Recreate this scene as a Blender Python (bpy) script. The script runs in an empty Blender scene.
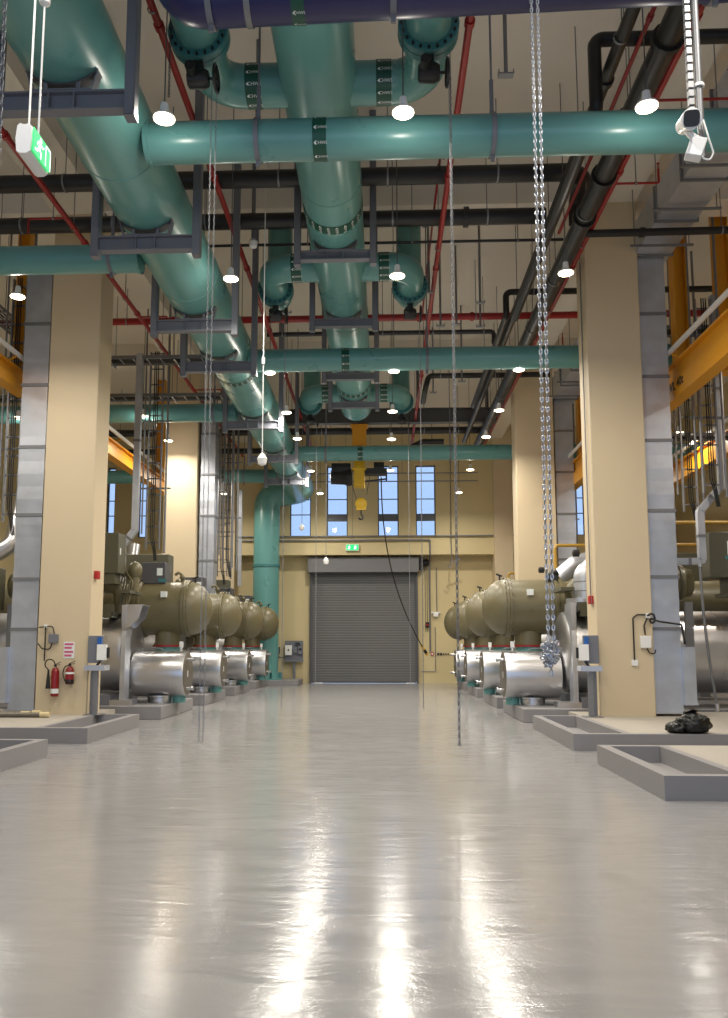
import bpy, math, random
from mathutils import Vector, Matrix, Quaternion
rnd = random.Random(7)
SC = bpy.context.scene
COL = SC.collection
PI = math.pi

# ---------------------------------------------------------------- materials
def lin(c):
    return tuple((x / 12.92 if x <= .04045 else ((x + .055) / 1.055) ** 2.4) for x in (v / 255 for v in c))
MATS = {}
def mat(name, rgb, rough=.5, metal=0., var=.0, vscale=3., bump=0., bscale=20., stretch=None, coat=0., spec=.5):
    m = bpy.data.materials.new(name); m.use_nodes = True
    nt = m.node_tree; b = nt.nodes['Principled BSDF']
    c = lin(rgb)
    b.inputs['Base Color'].default_value = (*c, 1)
    b.inputs['Roughness'].default_value = rough
    b.inputs['Metallic'].default_value = metal
    b.inputs['Coat Weight'].default_value = coat
    b.inputs['Specular IOR Level'].default_value = spec
    tc = nt.nodes.new('ShaderNodeTexCoord')
    mp = nt.nodes.new('ShaderNodeMapping')
    nt.links.new(tc.outputs['Object'], mp.inputs['Vector'])
    if stretch: mp.inputs['Scale'].default_value = stretch
    if var > 0:
        n = nt.nodes.new('ShaderNodeTexNoise'); n.inputs['Scale'].default_value = vscale; n.inputs['Detail'].default_value = 5
        r = nt.nodes.new('ShaderNodeMix'); r.data_type = 'RGBA'
        r.inputs[6].default_value = (*[x * (1 - var) for x in c], 1)
        r.inputs[7].default_value = (*[min(1, x * (1 + var)) for x in c], 1)
        nt.links.new(mp.outputs['Vector'], n.inputs['Vector'])
        nt.links.new(n.outputs['Fac'], r.inputs[0])
        nt.links.new(r.outputs[2], b.inputs['Base Color'])
        mr = nt.nodes.new('ShaderNodeMapRange')
        mr.inputs[3].default_value = max(.02, rough - .1); mr.inputs[4].default_value = min(1, rough + .1)
        nt.links.new(n.outputs['Fac'], mr.inputs[0]); nt.links.new(mr.outputs[0], b.inputs['Roughness'])
    if bump > 0:
        n2 = nt.nodes.new('ShaderNodeTexNoise'); n2.inputs['Scale'].default_value = bscale; n2.inputs['Detail'].default_value = 3
        bp = nt.nodes.new('ShaderNodeBump'); bp.inputs['Strength'].default_value = bump; bp.inputs['Distance'].default_value = .02
        nt.links.new(mp.outputs['Vector'], n2.inputs['Vector'])
        nt.links.new(n2.outputs['Fac'], bp.inputs['Height']); nt.links.new(bp.outputs['Normal'], b.inputs['Normal'])
    MATS[name] = m
    return m
def emis(name, rgb, strength):
    m = bpy.data.materials.new(name); m.use_nodes = True
    nt = m.node_tree; b = nt.nodes['Principled BSDF']
    b.inputs['Base Color'].default_value = (*lin(rgb), 1)
    b.inputs['Emission Color'].default_value = (*lin(rgb), 1)
    b.inputs['Emission Strength'].default_value = strength
    MATS[name] = m
    return m

TEAL = mat('teal_paint', (94, 147, 144), .30, var=.07, vscale=1.2, bump=.02, bscale=6)
TEALD = mat('teal_flange', (60, 118, 120), .38, var=.1)
NAVY = mat('navy_cladding', (34, 34, 84), .35, var=.1)
BAND = mat('label_green', (10, 74, 58), .45)
WHITE = mat('white_print', (225, 230, 228), .5)
WHITEP = mat('white_plastic', (232, 232, 230), .35)
GREYS = mat('grey_steel_paint', (112, 114, 122), .45, var=.06)
DKGREY = mat('dark_grey_paint', (78, 78, 80), .5, var=.05)
GALV = mat('galvanised_sheet', (196, 200, 208), .38, metal=.72, var=.22, vscale=3, bump=.05, bscale=5)
GALVD = mat('galvanised_strut', (132, 133, 136), .5, metal=.6, var=.1, vscale=9)
STEEL = mat('brushed_cladding', (204, 204, 206), .33, metal=.95, var=.07, vscale=3, bump=.06, bscale=3)
STEELD = mat('end_plate_metal', (120, 114, 104), .45, metal=.6, var=.08)
CREAM = mat('cream_wall_paint', (208, 192, 148), .72, var=.03, vscale=.8)
CREAMC = mat('cream_column_paint', (206, 189, 158), .7, var=.03, vscale=.8)
CEIL = mat('ceiling_paint', (226, 219, 206), .8, var=.03, vscale=.6)
OLIVE = mat('olive_machine_paint', (106, 99, 72), .38, var=.05, vscale=2)
OLIVED = mat('dark_olive_paint', (84, 82, 66), .45, var=.05)
BLACKP = mat('black_pipe_paint', (30, 29, 29), .42, var=.1)
BLACK = mat('black_rubber', (22, 22, 22), .5)
BLACKBAG = mat('black_plastic_bag', (16, 16, 16), .32, bump=.9, bscale=22)
RED = mat('red_pipe_paint', (150, 28, 26), .4, var=.08)
REDX = mat('red_extinguisher', (128, 22, 26), .3)
YEL = mat('crane_yellow', (214, 148, 24), .42, var=.05)
YELD = mat('hoist_yellow', (214, 172, 20), .42, var=.05)
GOLD = mat('yellow_gas_pipe', (176, 138, 54), .4)
CONC = mat('slab_concrete', (166, 160, 150), .7, var=.08, vscale=2.5, bump=.05, bscale=30)
KERB = mat('kerb_grey_paint', (136, 134, 136), .5, var=.05, vscale=2)
CHAINM = mat('zinc_chain', (200, 204, 212), .3, metal=.9)
SHUT = mat('shutter_grey', (92, 92, 92), .42, var=.04)
SHUTH = mat('shutter_hood_grey', (112, 112, 114), .45, var=.03)
FRAMEM = mat('window_frame_grey', (88, 92, 100), .4)
REDTAG = mat('red_tag', (170, 30, 30), .4)
BLUEP = mat('blue_plastic', (40, 90, 160), .4)
PINKP = mat('sign_print', (196, 90, 130), .5)
LAMPE = emis('lamp_glow', (255, 236, 200), 9.0)
GREENE = emis('exit_green', (24, 200, 110), 1.0)
WHITEE = emis('exit_white', (225, 255, 238), 1.5)

# glossy epoxy floor with trowel waves
def floor_material():
    m = bpy.data.materials.new('epoxy_floor'); m.use_nodes = True
    nt = m.node_tree; b = nt.nodes['Principled BSDF']
    tc = nt.nodes.new('ShaderNodeTexCoord')
    n1 = nt.nodes.new('ShaderNodeTexNoise'); n1.inputs['Scale'].default_value = .55; n1.inputs['Detail'].default_value = 6; n1.inputs['Distortion'].default_value = .8
    n2 = nt.nodes.new('ShaderNodeTexNoise'); n2.inputs['Scale'].default_value = 2.2; n2.inputs['Detail'].default_value = 5; n2.inputs['Distortion'].default_value = 1.5
    n3 = nt.nodes.new('ShaderNodeTexNoise'); n3.inputs['Scale'].default_value = 60; n3.inputs['Detail'].default_value = 2
    mp = nt.nodes.new('ShaderNodeMapping'); mp.inputs['Scale'].default_value = (.6, 1.6, 1)
    nt.links.new(tc.outputs['Object'], mp.inputs['Vector'])
    nt.links.new(tc.outputs['Object'], n1.inputs['Vector'])
    nt.links.new(mp.outputs['Vector'], n2.inputs['Vector'])
    nt.links.new(tc.outputs['Object'], n3.inputs['Vector'])
    cr = nt.nodes.new('ShaderNodeMix'); cr.data_type = 'RGBA'
    cr.inputs[6].default_value = (*lin((136, 136, 138)), 1); cr.inputs[7].default_value = (*lin((160, 158, 157)), 1)
    mx = nt.nodes.new('ShaderNodeMath'); mx.operation = 'MULTIPLY_ADD'; mx.inputs[1].default_value = .5; 
    nt.links.new(n2.outputs['Fac'], mx.inputs[0])
    h = nt.nodes.new('ShaderNodeMath'); h.operation = 'MULTIPLY'; h.inputs[1].default_value = .5
    nt.links.new(n1.outputs['Fac'], h.inputs[0]); nt.links.new(h.outputs[0], mx.inputs[2])
    nt.links.new(mx.outputs[0], cr.inputs[0]); nt.links.new(cr.outputs[2], b.inputs['Base Color'])
    rr = nt.nodes.new('ShaderNodeMapRange'); rr.inputs[1].default_value = .3; rr.inputs[2].default_value = .7
    rr.inputs[3].default_value = .125; rr.inputs[4].default_value = .20
    nt.links.new(n2.outputs['Fac'], rr.inputs[0]); nt.links.new(rr.outputs[0], b.inputs['Roughness'])
    ad = nt.nodes.new('ShaderNodeMath'); ad.operation = 'MULTIPLY_ADD'; ad.inputs[1].default_value = .09
    nt.links.new(n3.outputs['Fac'], ad.inputs[0]); nt.links.new(n2.outputs['Fac'], ad.inputs[2])
    n4 = nt.nodes.new('ShaderNodeTexNoise'); n4.inputs['Scale'].default_value = 11; n4.inputs['Detail'].default_value = 3; n4.inputs['Distortion'].default_value = .6
    nt.links.new(tc.outputs['Object'], n4.inputs['Vector'])
    ad2 = nt.nodes.new('ShaderNodeMath'); ad2.operation = 'MULTIPLY_ADD'; ad2.inputs[1].default_value = .22
    nt.links.new(n4.outputs['Fac'], ad2.inputs[0]); nt.links.new(ad.outputs[0], ad2.inputs[2]); ad = ad2
    bp = nt.nodes.new('ShaderNodeBump'); bp.inputs['Strength'].default_value = .24; bp.inputs['Distance'].default_value = .02
    nt.links.new(ad.outputs[0], bp.inputs['Height']); nt.links.new(bp.outputs['Normal'], b.inputs['Normal'])
    b.inputs['Specular IOR Level'].default_value = .55
    return m
FLOOR = floor_material()
def glass_material():
    m = bpy.data.materials.new('window_glass'); m.use_nodes = True
    nt = m.node_tree; nt.nodes.remove(nt.nodes['Principled BSDF'])
    out = nt.nodes['Material Output']
    t = nt.nodes.new('ShaderNodeBsdfTransparent'); g = nt.nodes.new('ShaderNodeBsdfGlossy'); g.inputs['Roughness'].default_value = .02
    t.inputs['Color'].default_value = (.86, .92, .98, 1)
    f = nt.nodes.new('ShaderNodeFresnel'); f.inputs['IOR'].default_value = 1.7
    mx = nt.nodes.new('ShaderNodeMixShader')
    nt.links.new(f.outputs[0], mx.inputs[0]); nt.links.new(t.outputs[0], mx.inputs[1]); nt.links.new(g.outputs[0], mx.inputs[2])
    nt.links.new(mx.outputs[0], out.inputs['Surface'])
    return m
GLASS = glass_material()

# ---------------------------------------------------------------- geometry helpers
ORI = {}
class MB:
    def __init__(s, f=None): s.v = []; s.f = []; s.tf = f
    def add(s, vs, fs):
        o = len(s.v)
        s.v += [Vector(v) for v in vs]; s.f += [tuple(o + i for i in f) for f in fs]
        return s
    def box(s, lo, hi):
        (a, b, c), (d, e, f) = lo, hi
        return s.add([(a,b,c),(d,b,c),(d,e,c),(a,e,c),(a,b,f),(d,b,f),(d,e,f),(a,e,f)],
                     [(0,3,2,1),(4,5,6,7),(0,1,5,4),(1,2,6,5),(2,3,7,6),(3,0,4,7)])
    def bar(s, p, q, w, h, up=(0, 0, 1)):
        p, q = Vector(p), Vector(q); d = (q - p).normalized(); u = Vector(up)
        if abs(d.dot(u)) > .99: u = Vector((0, 1, 0))
        sd = d.cross(u).normalized(); u = sd.cross(d).normalized()
        vs = []
        for c in (p, q):
            for a, b in ((-1,-1),(1,-1),(1,1),(-1,1)): vs.append(c + sd * a * w / 2 + u * b * h / 2)
        return s.add(vs, [(0,1,2,3),(7,6,5,4),(0,4,5,1),(1,5,6,2),(2,6,7,3),(3,7,4,0)])
    def cyl(s, p, q, r, r2=None, n=16, caps=True):
        return s.lathe(p, Vector(q) - Vector(p), [(0, r), (1, r if r2 is None else r2)], n, caps, True)
    def lathe(s, p, d, prof, n=24, caps=True, unit=False):
        p, d = Vector(p), Vector(d); L = d.length if unit else 1.; d = d.normalized()
        u = Vector((0, 0, 1)) if abs(d.z) < .9 else Vector((0, 1, 0))
        a = d.cross(u).normalized(); b = d.cross(a).normalized()
        vs, fs = [], []
        for t, r in prof:
            for i in range(n):
                th = 2 * PI * i / n
                vs.append(p + d * t * L + a * math.cos(th) * r + b * math.sin(th) * r)
        for k in range(len(prof) - 1):
            for i in range(n):
                j = (i + 1) % n
                fs.append((k*n+i, k*n+j, (k+1)*n+j, (k+1)*n+i))
        if caps:
            if prof[0][1] > 1e-5: fs.append(tuple(reversed(range(n))))
            if prof[-1][1] > 1e-5: fs.append(tuple((len(prof)-1)*n + i for i in range(n)))
        return s.add(vs, fs)
    def tube(s, pts, r, n=12, fil=0, caps=True, seg=7, ph=0):
        pts = [Vector(p) for p in pts]
        if fil: pts = fillet(pts, fil, seg)
        d = [(pts[min(i+1, len(pts)-1)] - pts[max(i-1, 0)]).normalized() for i in range(len(pts))]
        u = Vector((0, 0, 1)) if abs(d[0].z) < .9 else Vector((0, 1, 0))
        a = d[0].cross(u).normalized()
        vs, fs = [], []
        for i, p in enumerate(pts):
            if i:
                q = d[i-1].rotation_difference(d[i]); a = q @ a
            b = d[i].cross(a).normalized()
            for k in range(n):
                th = 2 * PI * k / n + ph
                vs.append(p + a * math.cos(th) * r + b * math.sin(th) * r)
        for i in range(len(pts) - 1):
            for k in range(n):
                j = (k + 1) % n
                fs.append((i*n+k, i*n+j, (i+1)*n+j, (i+1)*n+k))
        if caps: fs += [tuple(reversed(range(n))), tuple((len(pts)-1)*n + k for k in range(n))]
        return s.add(vs, fs)
    def prism(s, poly, o, u, v, th):
        o, u, v = Vector(o), Vector(u), Vector(v); w = u.cross(v).normalized() * th
        n = len(poly)
        vs = [o + u * a + v * b for a, b in poly] + [o + u * a + v * b + w for a, b in poly]
        fs = [tuple(reversed(range(n))), tuple(range(n, 2*n))] + [(i, (i+1) % n, n+(i+1) % n, n+i) for i in range(n)]
        return s.add(vs, fs)
    def ibeam(s, p, q, w, h, t=.02):
        p, q = Vector(p), Vector(q)
        z = Vector((0, 0, 1))
        s.bar(p + z * (h/2 - t/2), q + z * (h/2 - t/2), w, t); s.bar(p - z * (h/2 - t/2), q - z * (h/2 - t/2), w, t)
        return s.bar(p, q, t, h - 2*t)
    def sph(s, c, r, n=12, m=8, sc=(1, 1, 1)):
        c = Vector(c); prof = []
        vs, fs = [], []
        for i in range(m + 1):
            ph = PI * i / m
            for k in range(n):
                th = 2 * PI * k / n
                vs.append(c + Vector((r*sc[0]*math.sin(ph)*math.cos(th), r*sc[1]*math.sin(ph)*math.sin(th), r*sc[2]*math.cos(ph))))
        for i in range(m):
            for k in range(n):
                j = (k + 1) % n
                fs.append((i*n+k, (i+1)*n+k, (i+1)*n+j, i*n+j))
        return s.add(vs, fs)
    def link(s, c, d, nrm, L, W, r, n=5):
        # one oval chain link, long axis d, lying in the plane with normal nrm
        c, d = Vector(c), Vector(d).normalized(); nrm = Vector(nrm).normalized(); e = nrm.cross(d).normalized()
        ring = []
        hl = L/2 - W/2; R = W/2 - r
        for k in range(5): th = PI * k / 4; ring.append((hl + R * math.sin(th), R * math.cos(th)))
        for k in range(5): th = PI * k / 4; ring.append((-hl - R * math.sin(th), -R * math.cos(th)))
        m = len(ring); vs, fs = [], []
        for i, (a, b) in enumerate(ring):
            p = c + d * a + e * b
            a0, b0 = ring[i-1]; a1, b1 = ring[(i+1) % m]
            t = (d * (a1-a0) + e * (b1-b0)).normalized(); o = nrm.cross(t)
            for k in range(n):
                th = 2*PI*k/n
                vs.append(p + nrm * math.cos(th) * r + o * math.sin(th) * r)
        for i in range(m):
            for k in range(n):
                fs.append((i*n+k, i*n+(k+1) % n, ((i+1) % m)*n+(k+1) % n, ((i+1) % m)*n+k))
        return s.add(vs, fs)
    def chain(s, p, q, L, W, r, n=5):
        p, q = Vector(p), Vector(q); d = (q-p); N = max(1, int(d.length / (L - 2*r)))
        a = Vector((1, 0, .0)) if abs(d.normalized().x) < .9 else Vector((0, 1, 0)); b = d.normalized().cross(a).normalized(); a = b.cross(d).normalized()
        for i in range(N):
            ang = (PI/2 if i % 2 else 0) + .5
            s.link(p + d * ((i + .5) / N), d, a * math.cos(ang) + b * math.sin(ang), L, W, r, n)
        return s
    def text(s, string, size, fn, bold=0):
        cu = bpy.data.curves.new('t', 'FONT'); cu.body = string; cu.size = size; cu.align_x = 'CENTER'; cu.align_y = 'CENTER'; cu.resolution_u = 2; cu.offset = bold
        ob = bpy.data.objects.new('t', cu); COL.objects.link(ob)
        dg = bpy.context.evaluated_depsgraph_get(); dg.update()
        me = ob.evaluated_get(dg).to_mesh()
        vs = [fn(v.co.x, v.co.y) for v in me.vertices]; fs = [tuple(p.vertices) for p in me.polygons]
        ob.evaluated_get(dg).to_mesh_clear()
        bpy.data.objects.remove(ob); bpy.data.curves.remove(cu)
        return s.add(vs, fs)
    def build(s, name, m, parent=None, loc=None, bevel=0, ang=40):
        """one mesh object; coordinates given in the world (or, when tf is set, mapped by it), stored relative to its root"""
        me = bpy.data.meshes.new(name)
        o = bpy.data.objects.new(name, me); COL.objects.link(o)
        if parent is not None:
            o.parent = parent; org = ORI.get(parent.name, Vector((0, 0, 0)))
        else:
            org = Vector(loc) if loc is not None else Vector((0, 0, 0)); o.location = org
        ORI[o.name] = org
        vs = [(s.tf(v) if s.tf else v) - org for v in s.v]
        me.from_pydata(vs, [], s.f); me.validate()
        me.materials.append(m)
        import bmesh
        bm = bmesh.new(); bm.from_mesh(me); bmesh.ops.recalc_face_normals(bm, faces=bm.faces); bm.to_mesh(me); bm.free()
        me.polygons.foreach_set('use_smooth', [True] * len(me.polygons))
        me.set_sharp_from_angle(angle=math.radians(ang))
        if bevel:
            b = o.modifiers.new('edge', 'BEVEL'); b.width = bevel; b.segments = 2; b.limit_method = 'ANGLE'
        return o
def fillet(pts, r, seg=7):
    out = [pts[0]]
    for i in range(1, len(pts) - 1):
        p, a, b = pts[i], (pts[i-1] - pts[i]), (pts[i+1] - pts[i])
        la, lb = a.length, b.length; a.normalize(); b.normalize()
        ang = a.angle(b)
        if ang > PI - .02: out.append(p); continue
        rr = min(r, .49 * min(la, lb) * math.tan(ang / 2)); t = rr / math.tan(ang / 2)
        c = p + (a + b).normalized() * (rr / math.sin(ang / 2))
        s0 = p + a * t - c; s1 = p + b * t - c
        for k in range(seg + 1):
            out.append(c + s0.normalized().slerp(s1.normalized(), k / seg) * rr)
    out.append(pts[-1])
    return out
def tag(o, label, cat, group=None):
    o['label'] = label; o['category'] = cat
    if group: o['group'] = group
    return o
def thing(name, loc, label, cat, group=None):
    o = bpy.data.objects.new(name, None); COL.objects.link(o); o.location = loc; o.empty_display_size = .1
    ORI[o.name] = Vector(loc)
    return tag(o, label, cat, group)
def struct(o, label=None):
    o['kind'] = 'structure'
    if label: o['label'] = label
    return o
def copy_tree(o, loc, label, parent=None):
    c = o.copy(); COL.objects.link(c)
    if parent is None: c.location = loc; c['label'] = label
    else: c.parent = parent
    for ch in o.children: copy_tree(ch, loc, label, c)
    return c
ORD = ['first', 'second', 'third', 'fourth', 'fifth', 'sixth', 'seventh', 'eighth', 'ninth', 'tenth']

# ---------------------------------------------------------------- camera
cam = bpy.data.cameras.new('camera'); co = bpy.data.objects.new('camera', cam); COL.objects.link(co)
cam.sensor_fit = 'AUTO'; cam.sensor_width = 36; cam.lens = 826 / 1018 * 36
cam.shift_x = 12 / 1018; cam.shift_y = 42 / 1018
co.location = (0, 0, 1.55); co.rotation_euler = (math.radians(90 + 6.6293), 0, math.radians(2.2038))
cam.clip_end = 200
SC.camera = co

# ---------------------------------------------------------------- the setting
XL, XR, YB, ZC = -14., 12.5, 35.4, 11.1
struct(MB().box((XL-.3, -6.3, -.3), (XR+.3, 37, 0)).build('floor', FLOOR))
struct(MB().box((XL-.3, -6.3, ZC), (XR+.3, 36.6, ZC+.3)).build('ceiling', CEIL))
struct(MB().box((XL-.3, -6.3, 0), (XL, 36.6, ZC)).build('wall_left', CREAM))
struct(MB().box((XR, -6.3, 0), (XR+.3, 36.6, ZC)).build('wall_right', CREAM))
struct(MB().box((XL-.3, -6.6, 0), (-12, -6.3, ZC)).box((10.5, -6.6, 0), (XR+.3, -6.3, ZC)).box((-12, -6.6, 7.5), (10.5, -6.3, ZC)).build('wall_front', CREAM))
# end wall: recessed lower part, lintel band, upper part with tall window openings
WZ0, WZ1 = 6.30, 9.42
WX = [(-12.15, -11.8), (-10.75, -10.4), (-4.07, -3.15), (-2.46, -1.55), (-.24, .66), (1.4, 2.26), (7.75, 8.65), (9.3, 10.2)]
DX0, DX1, DZ1 = -3.18, 1.42, 4.8
w = MB()
w.box((XL, 36.1, 0), (DX0, 36.4, 5.5)).box((DX1, 36.1, 0), (XR, 36.4, 5.5)).box((DX0, 36.1, DZ1), (DX1, 36.4, 5.5))
w.box((XL, YB, 5.5), (XR, 36.4, WZ0)).box((XL, YB, WZ1), (XR, YB+.3, ZC))
e = [XL] + [x for p in WX for x in p] + [XR]
for i in range(0, len(e), 2): w.box((e[i], YB, WZ0), (e[i+1], YB+.3, WZ1))
struct(w.build('wall_back', CREAM))
struct(MB().box((XL, YB-.05, 5.5), (XR, YB, 6.02)).build('trim_1', CREAM))
for i, (x0, x1, l) in enumerate(((4.72, 5.5, 'slim cream pilaster on the end wall beyond the chillers by the hanging chain'), (-7.2, -6.4, 'slim cream pilaster on the end wall behind the tall teal standpipe'))):
    struct(MB().box((x0, YB-.35, 0), (x1, YB+.9, ZC)).build('pilaster', CREAMC), l)
for i, (x0, x1) in enumerate(WX):
    fr = MB()
    y = YB + .12
    for a, b in (((x0, y, WZ0), (x0+.05, y+.08, WZ1)), ((x1-.05, y, WZ0), (x1, y+.08, WZ1)), ((x0+.05, y, WZ0), (x1-.05, y+.08, WZ0+.05)), ((x0+.05, y, WZ1-.05), (x1-.05, y+.08, WZ1))): fr.box(a, b)
    for z in (7.28, 7.95): fr.box((x0+.05, y+.02, z-.02), (x1-.05, y+.06, z+.02))
    f = struct(fr.build('window_%d' % (i+1), FRAMEM))
    MB().box((x0+.05, y+.035, WZ0+.05), (x1-.05, y+.045, WZ1-.05)).build('window_pane', GLASS, f)
    if i in (3, 4, 5): MB().box((x0+.05, y+.02, 6.98), (x1-.05, y+.06, 7.26)).build('parapet_band', FRAMEM, f)  # dark panel added to stand in for the roof parapet outside

# columns and beams
for x0, x1, y0, nm in ((4.07, 5.12, 16.0, 'thick cream column beside the galvanised duct and black bag'), (-6.80, -5.77, 16.05, 'thick cream column carrying the two fire extinguishers'),
                   (4.06, 5.24, 25.0, 'cream column rising behind the chiller by the hanging chain'), (-6.80, -5.77, 25.0, 'cream column behind the chiller on the extinguisher side')):
    c = struct(MB().box((x0, y0, 0), (x1, y0+.75, ZC)).build('column', CREAMC, bevel=.02), nm)
for x0, x1 in ((4.07, 5.12), (-6.8, -5.77)):
    struct(MB().box((x0, -6, 10.5), (x1, YB, ZC)).build('beam', CEIL), 'ceiling beam along a row of columns')
for y in (6.5, 16.05, 25.0):
    struct(MB().box((-5.77, y, 10.55), (4.07, y+.7, ZC)).box((XL, y, 10.55), (-6.8, y+.7, ZC)).box((5.12, y, 10.55), (XR, y+.7, ZC)).build('beam', CEIL), 'ceiling beam across the hall')

# raised slabs with kerbed troughs at the aisle edge
def slab(side, y0, y1, y2, name):
    # side +1: aisle face at x=2.84 ; side -1: at x=-4.78.  trough from y0 to y1, slab from y0 to y2
    f = (lambda v: Vector((2.84 + v.x, v.y, v.z))) if side > 0 else (lambda v: Vector((-4.78 - v.x, v.y, v.z)))
    out = 9.6 if side > 0 else 9.2
    k = MB(f)
    k.box((0, y0, 0), (.14, y1, .25)).box((.14, y0, 0), (out, y0+.14, .25)).box((.14, y1-.14, 0), (.9, y1, .25)).box((.78, y0+.14, 0), (.9, y1-.14, .25)).box((.14, y0+.14, 0), (.78, y1-.14, .04))
    o = struct(k.build('kerb', KERB), name)
    MB(f).box((.9, y0+.14, 0), (out, y2, .248)).build('slab_top', CONC, o)
slab(1, 8.72, 11.39, 11.39, 'grey kerb and trough, the larger of the pair opposite the extinguisher column')
slab(1, 12.78, 16.2, 17.2, 'grey kerb and trough below the black bag')
slab(-1, 9.0, 11.8, 11.8, 'grey kerb and trough cut by the picture edge')
slab(-1, 13.38, 16.23, 17.5, 'grey kerb and trough below the extinguishers')

# chiller plinths
PY_R = [17.45, 21.5, 25.95, 29.95]
PY_L = [17.9, 22.2, 26.7, 30.9]
for i, y in enumerate(PY_R):
    struct(MB().box((2.87, y, 0), (9.4, y+2.95, .28)).build('plinth', KERB, bevel=.012), 'grey concrete plinth under the %s chiller on the hanging chain side' % ORD[i])
for i, y in enumerate(PY_L):
    struct(MB().box((-11, y, 0), (-4.8, y+2.95, .28)).build('plinth', KERB, bevel=.012), 'grey concrete plinth under the %s chiller on the extinguisher side' % ORD[i])
struct(MB().box((-6.6, 33.88, 0), (-3.5, 35.9, .2)).build('plinth', KERB, bevel=.012), 'low grey plinth at the end wall under the teal standpipe')

# roller shutter door
d = MB()
n = 44; zs = .05; zh = (4.85 - zs) / n
prof = []
for i in range(n):
    z = zs + i * zh
    prof += [(0, z), (.006, z + zh*.2), (.006, z + zh*.8)]
prof.append((0, 4.85))
vs = [(DX0+.01, 36.02 - a, z) for a, z in prof] + [(DX1-.01, 36.02 - a, z) for a, z in prof]; k = len(prof)
d.add(vs, [(j, j+1, k+j+1, k+j) for j in range(k-1)])
dr = struct(d.build('door_1', SHUT, ang=20), 'dark grey roller shutter door closing the end wall')
for x in (DX0-.05, DX1-.04): MB().box((x, 35.9, 0), (x+.1, 36.09, 4.78)).build('guide_rail', DKGREY, dr)
MB().box((DX0+.06, 35.96, 0.012), (DX1-.06, 36.04, .09)).build('bottom_bar', DKGREY, dr)
MB().box((-3.30, 35.55, 4.76), (1.52, 36.09, 5.40)).build('hood', SHUTH, dr, bevel=.02)
# white strips painting in the light slit below the shutter at both ends
MB().box((-3.0, 35.935, .004), (-2.65, 35.955, .03)).box((.95, 35.935, .004), (1.3, 35.955, .03)).build('painted_light_slit', WHITE, dr)

# ---------------------------------------------------------------- lamps
def make_lamp(x, y, z, label, group):
    t = thing('pendant_lamp', (x, y, z), label, 'lamp', group)
    MB().lathe((x, y, z+.01), (0, 0, 1), [(0, .128), (.015, .13), (.03, .12), (.05, .06), (.12, .05), (.18, .045), (.2, .02)], 20).build('housing', WHITEP, t)
    MB().lathe((x, y, z), (0, 0, 1), [(-.012, .10), (0, .124), (.01, .124)], 20).build('diffuser', LAMPE, t)
    MB().cyl((x, y, z+.19), (x, y, ZC), .008, n=6).build('suspension_cord', DKGREY, t)
    l = bpy.data.lights.new('lamp_light', 'AREA'); l.shape = 'DISK'; l.size = .26; l.energy = 104; l.color = (1, .93, .82); l.spread = math.radians(165)
    lo = bpy.data.objects.new('lamp_light', l); COL.objects.link(lo); lo.parent = t; lo.location = (0, 0, -.06)
    l = bpy.data.lights.new('ceiling_fill_light', 'POINT'); l.shadow_soft_size = .07; l.energy = 13; l.color = (1, .93, .82)  # added point light under each lamp, brightens the ceiling and upper pipes
    lo = bpy.data.objects.new('ceiling_fill_light', l); COL.objects.link(lo); lo.parent = t; lo.location = (0, 0, -.15)
    return t
LY = [8.95, 13.2, 18.0, 21.2, 23.95, 28.5, 32.8]
ROWS = [(-2.55, LY, 'round warm pendant lamp, %s of the row beside the side trunk pipe'), (.25, LY[:4] + [24.12, 28.5], 'round warm pendant lamp, %s of the row by the central trunk pipe'),
        (3.04, LY, 'round warm pendant lamp, %s of the row on the hanging chain side of the aisle'),
        (-6.45, [13.76, 21.4, 24.05, 28.8, 32.7], 'round warm pendant lamp, %s of the row before the extinguisher side columns'),
        (8.56, [10.5, 17.0, 23.7, 30.0], 'round warm pendant lamp, %s of the outer row past the yellow crane beam and lettering'),
        (-9.86, [10.5, 15.5, 21.4, 28.0], 'round warm pendant lamp, %s of the outer row behind the extinguisher side crane beam'),
        (-2.55, [4.6], ''), (.27, [4.6], ''), (3.04, [4.6], '')]
lamp0 = None
for x, ys, lb in ROWS:
    for i, y in enumerate(ys):
        lab = (lb % ORD[i]) if lb else 'round warm pendant lamp over the near floor'
        if lamp0 is None: lamp0 = make_lamp(x, y, 7.7, lab, 'high bay pendant lamps')
        else: copy_tree(lamp0, (x, y, 7.7), lab)

# ---------------------------------------------------------------- pipe helpers
def band(parent, c, axis, r, ln=.22, rows=14, txt='CHWS', flip=False):
    """green label band around a pipe at c, axis x or y, with rows of white lettering"""
    c = Vector(c); ax = Vector((1, 0, 0)) if axis == 'x' else Vector((0, 1, 0)); sd = Vector((0, -1, 0)) if axis == 'x' else Vector((1, 0, 0))
    b = MB().cyl(c - ax * ln/2, c + ax * ln/2, r + .006, n=40, caps=False).build('label_band', BAND, parent)
    t = MB()
    circ = 2 * PI * (r + .009); step = circ / rows
    one = MB().text(txt, min(step * .62, ln * .3), lambda x, y: Vector((x, y, 0)))
    for k in range(rows):
        th0 = 2 * PI * k / rows
        def fn(x, y):
            th = th0 + y / (r + .009)
            return c + ax * (x + ln * .13) + sd * math.cos(th) * (r + .009) + Vector((0, 0, 1)) * math.sin(th) * (r + .009)
        t.add([fn(v.x, v.y) for v in one.v], one.f)
        hs = step * .16; x0 = -ln * .42 - ln*.13
        ar = [(x0, 0), (x0 + .03, hs), (x0 + .03, hs*.3), (x0 + ln*.17, hs*.3), (x0 + ln*.17, -hs*.3), (x0 + .03, -hs*.3), (x0 + .03, -hs)]
        t.add([fn(a, b2) for a, b2 in ar], [(0,1,2,3,4,5,6)])
    t.build('lettering', WHITE, b)
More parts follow.
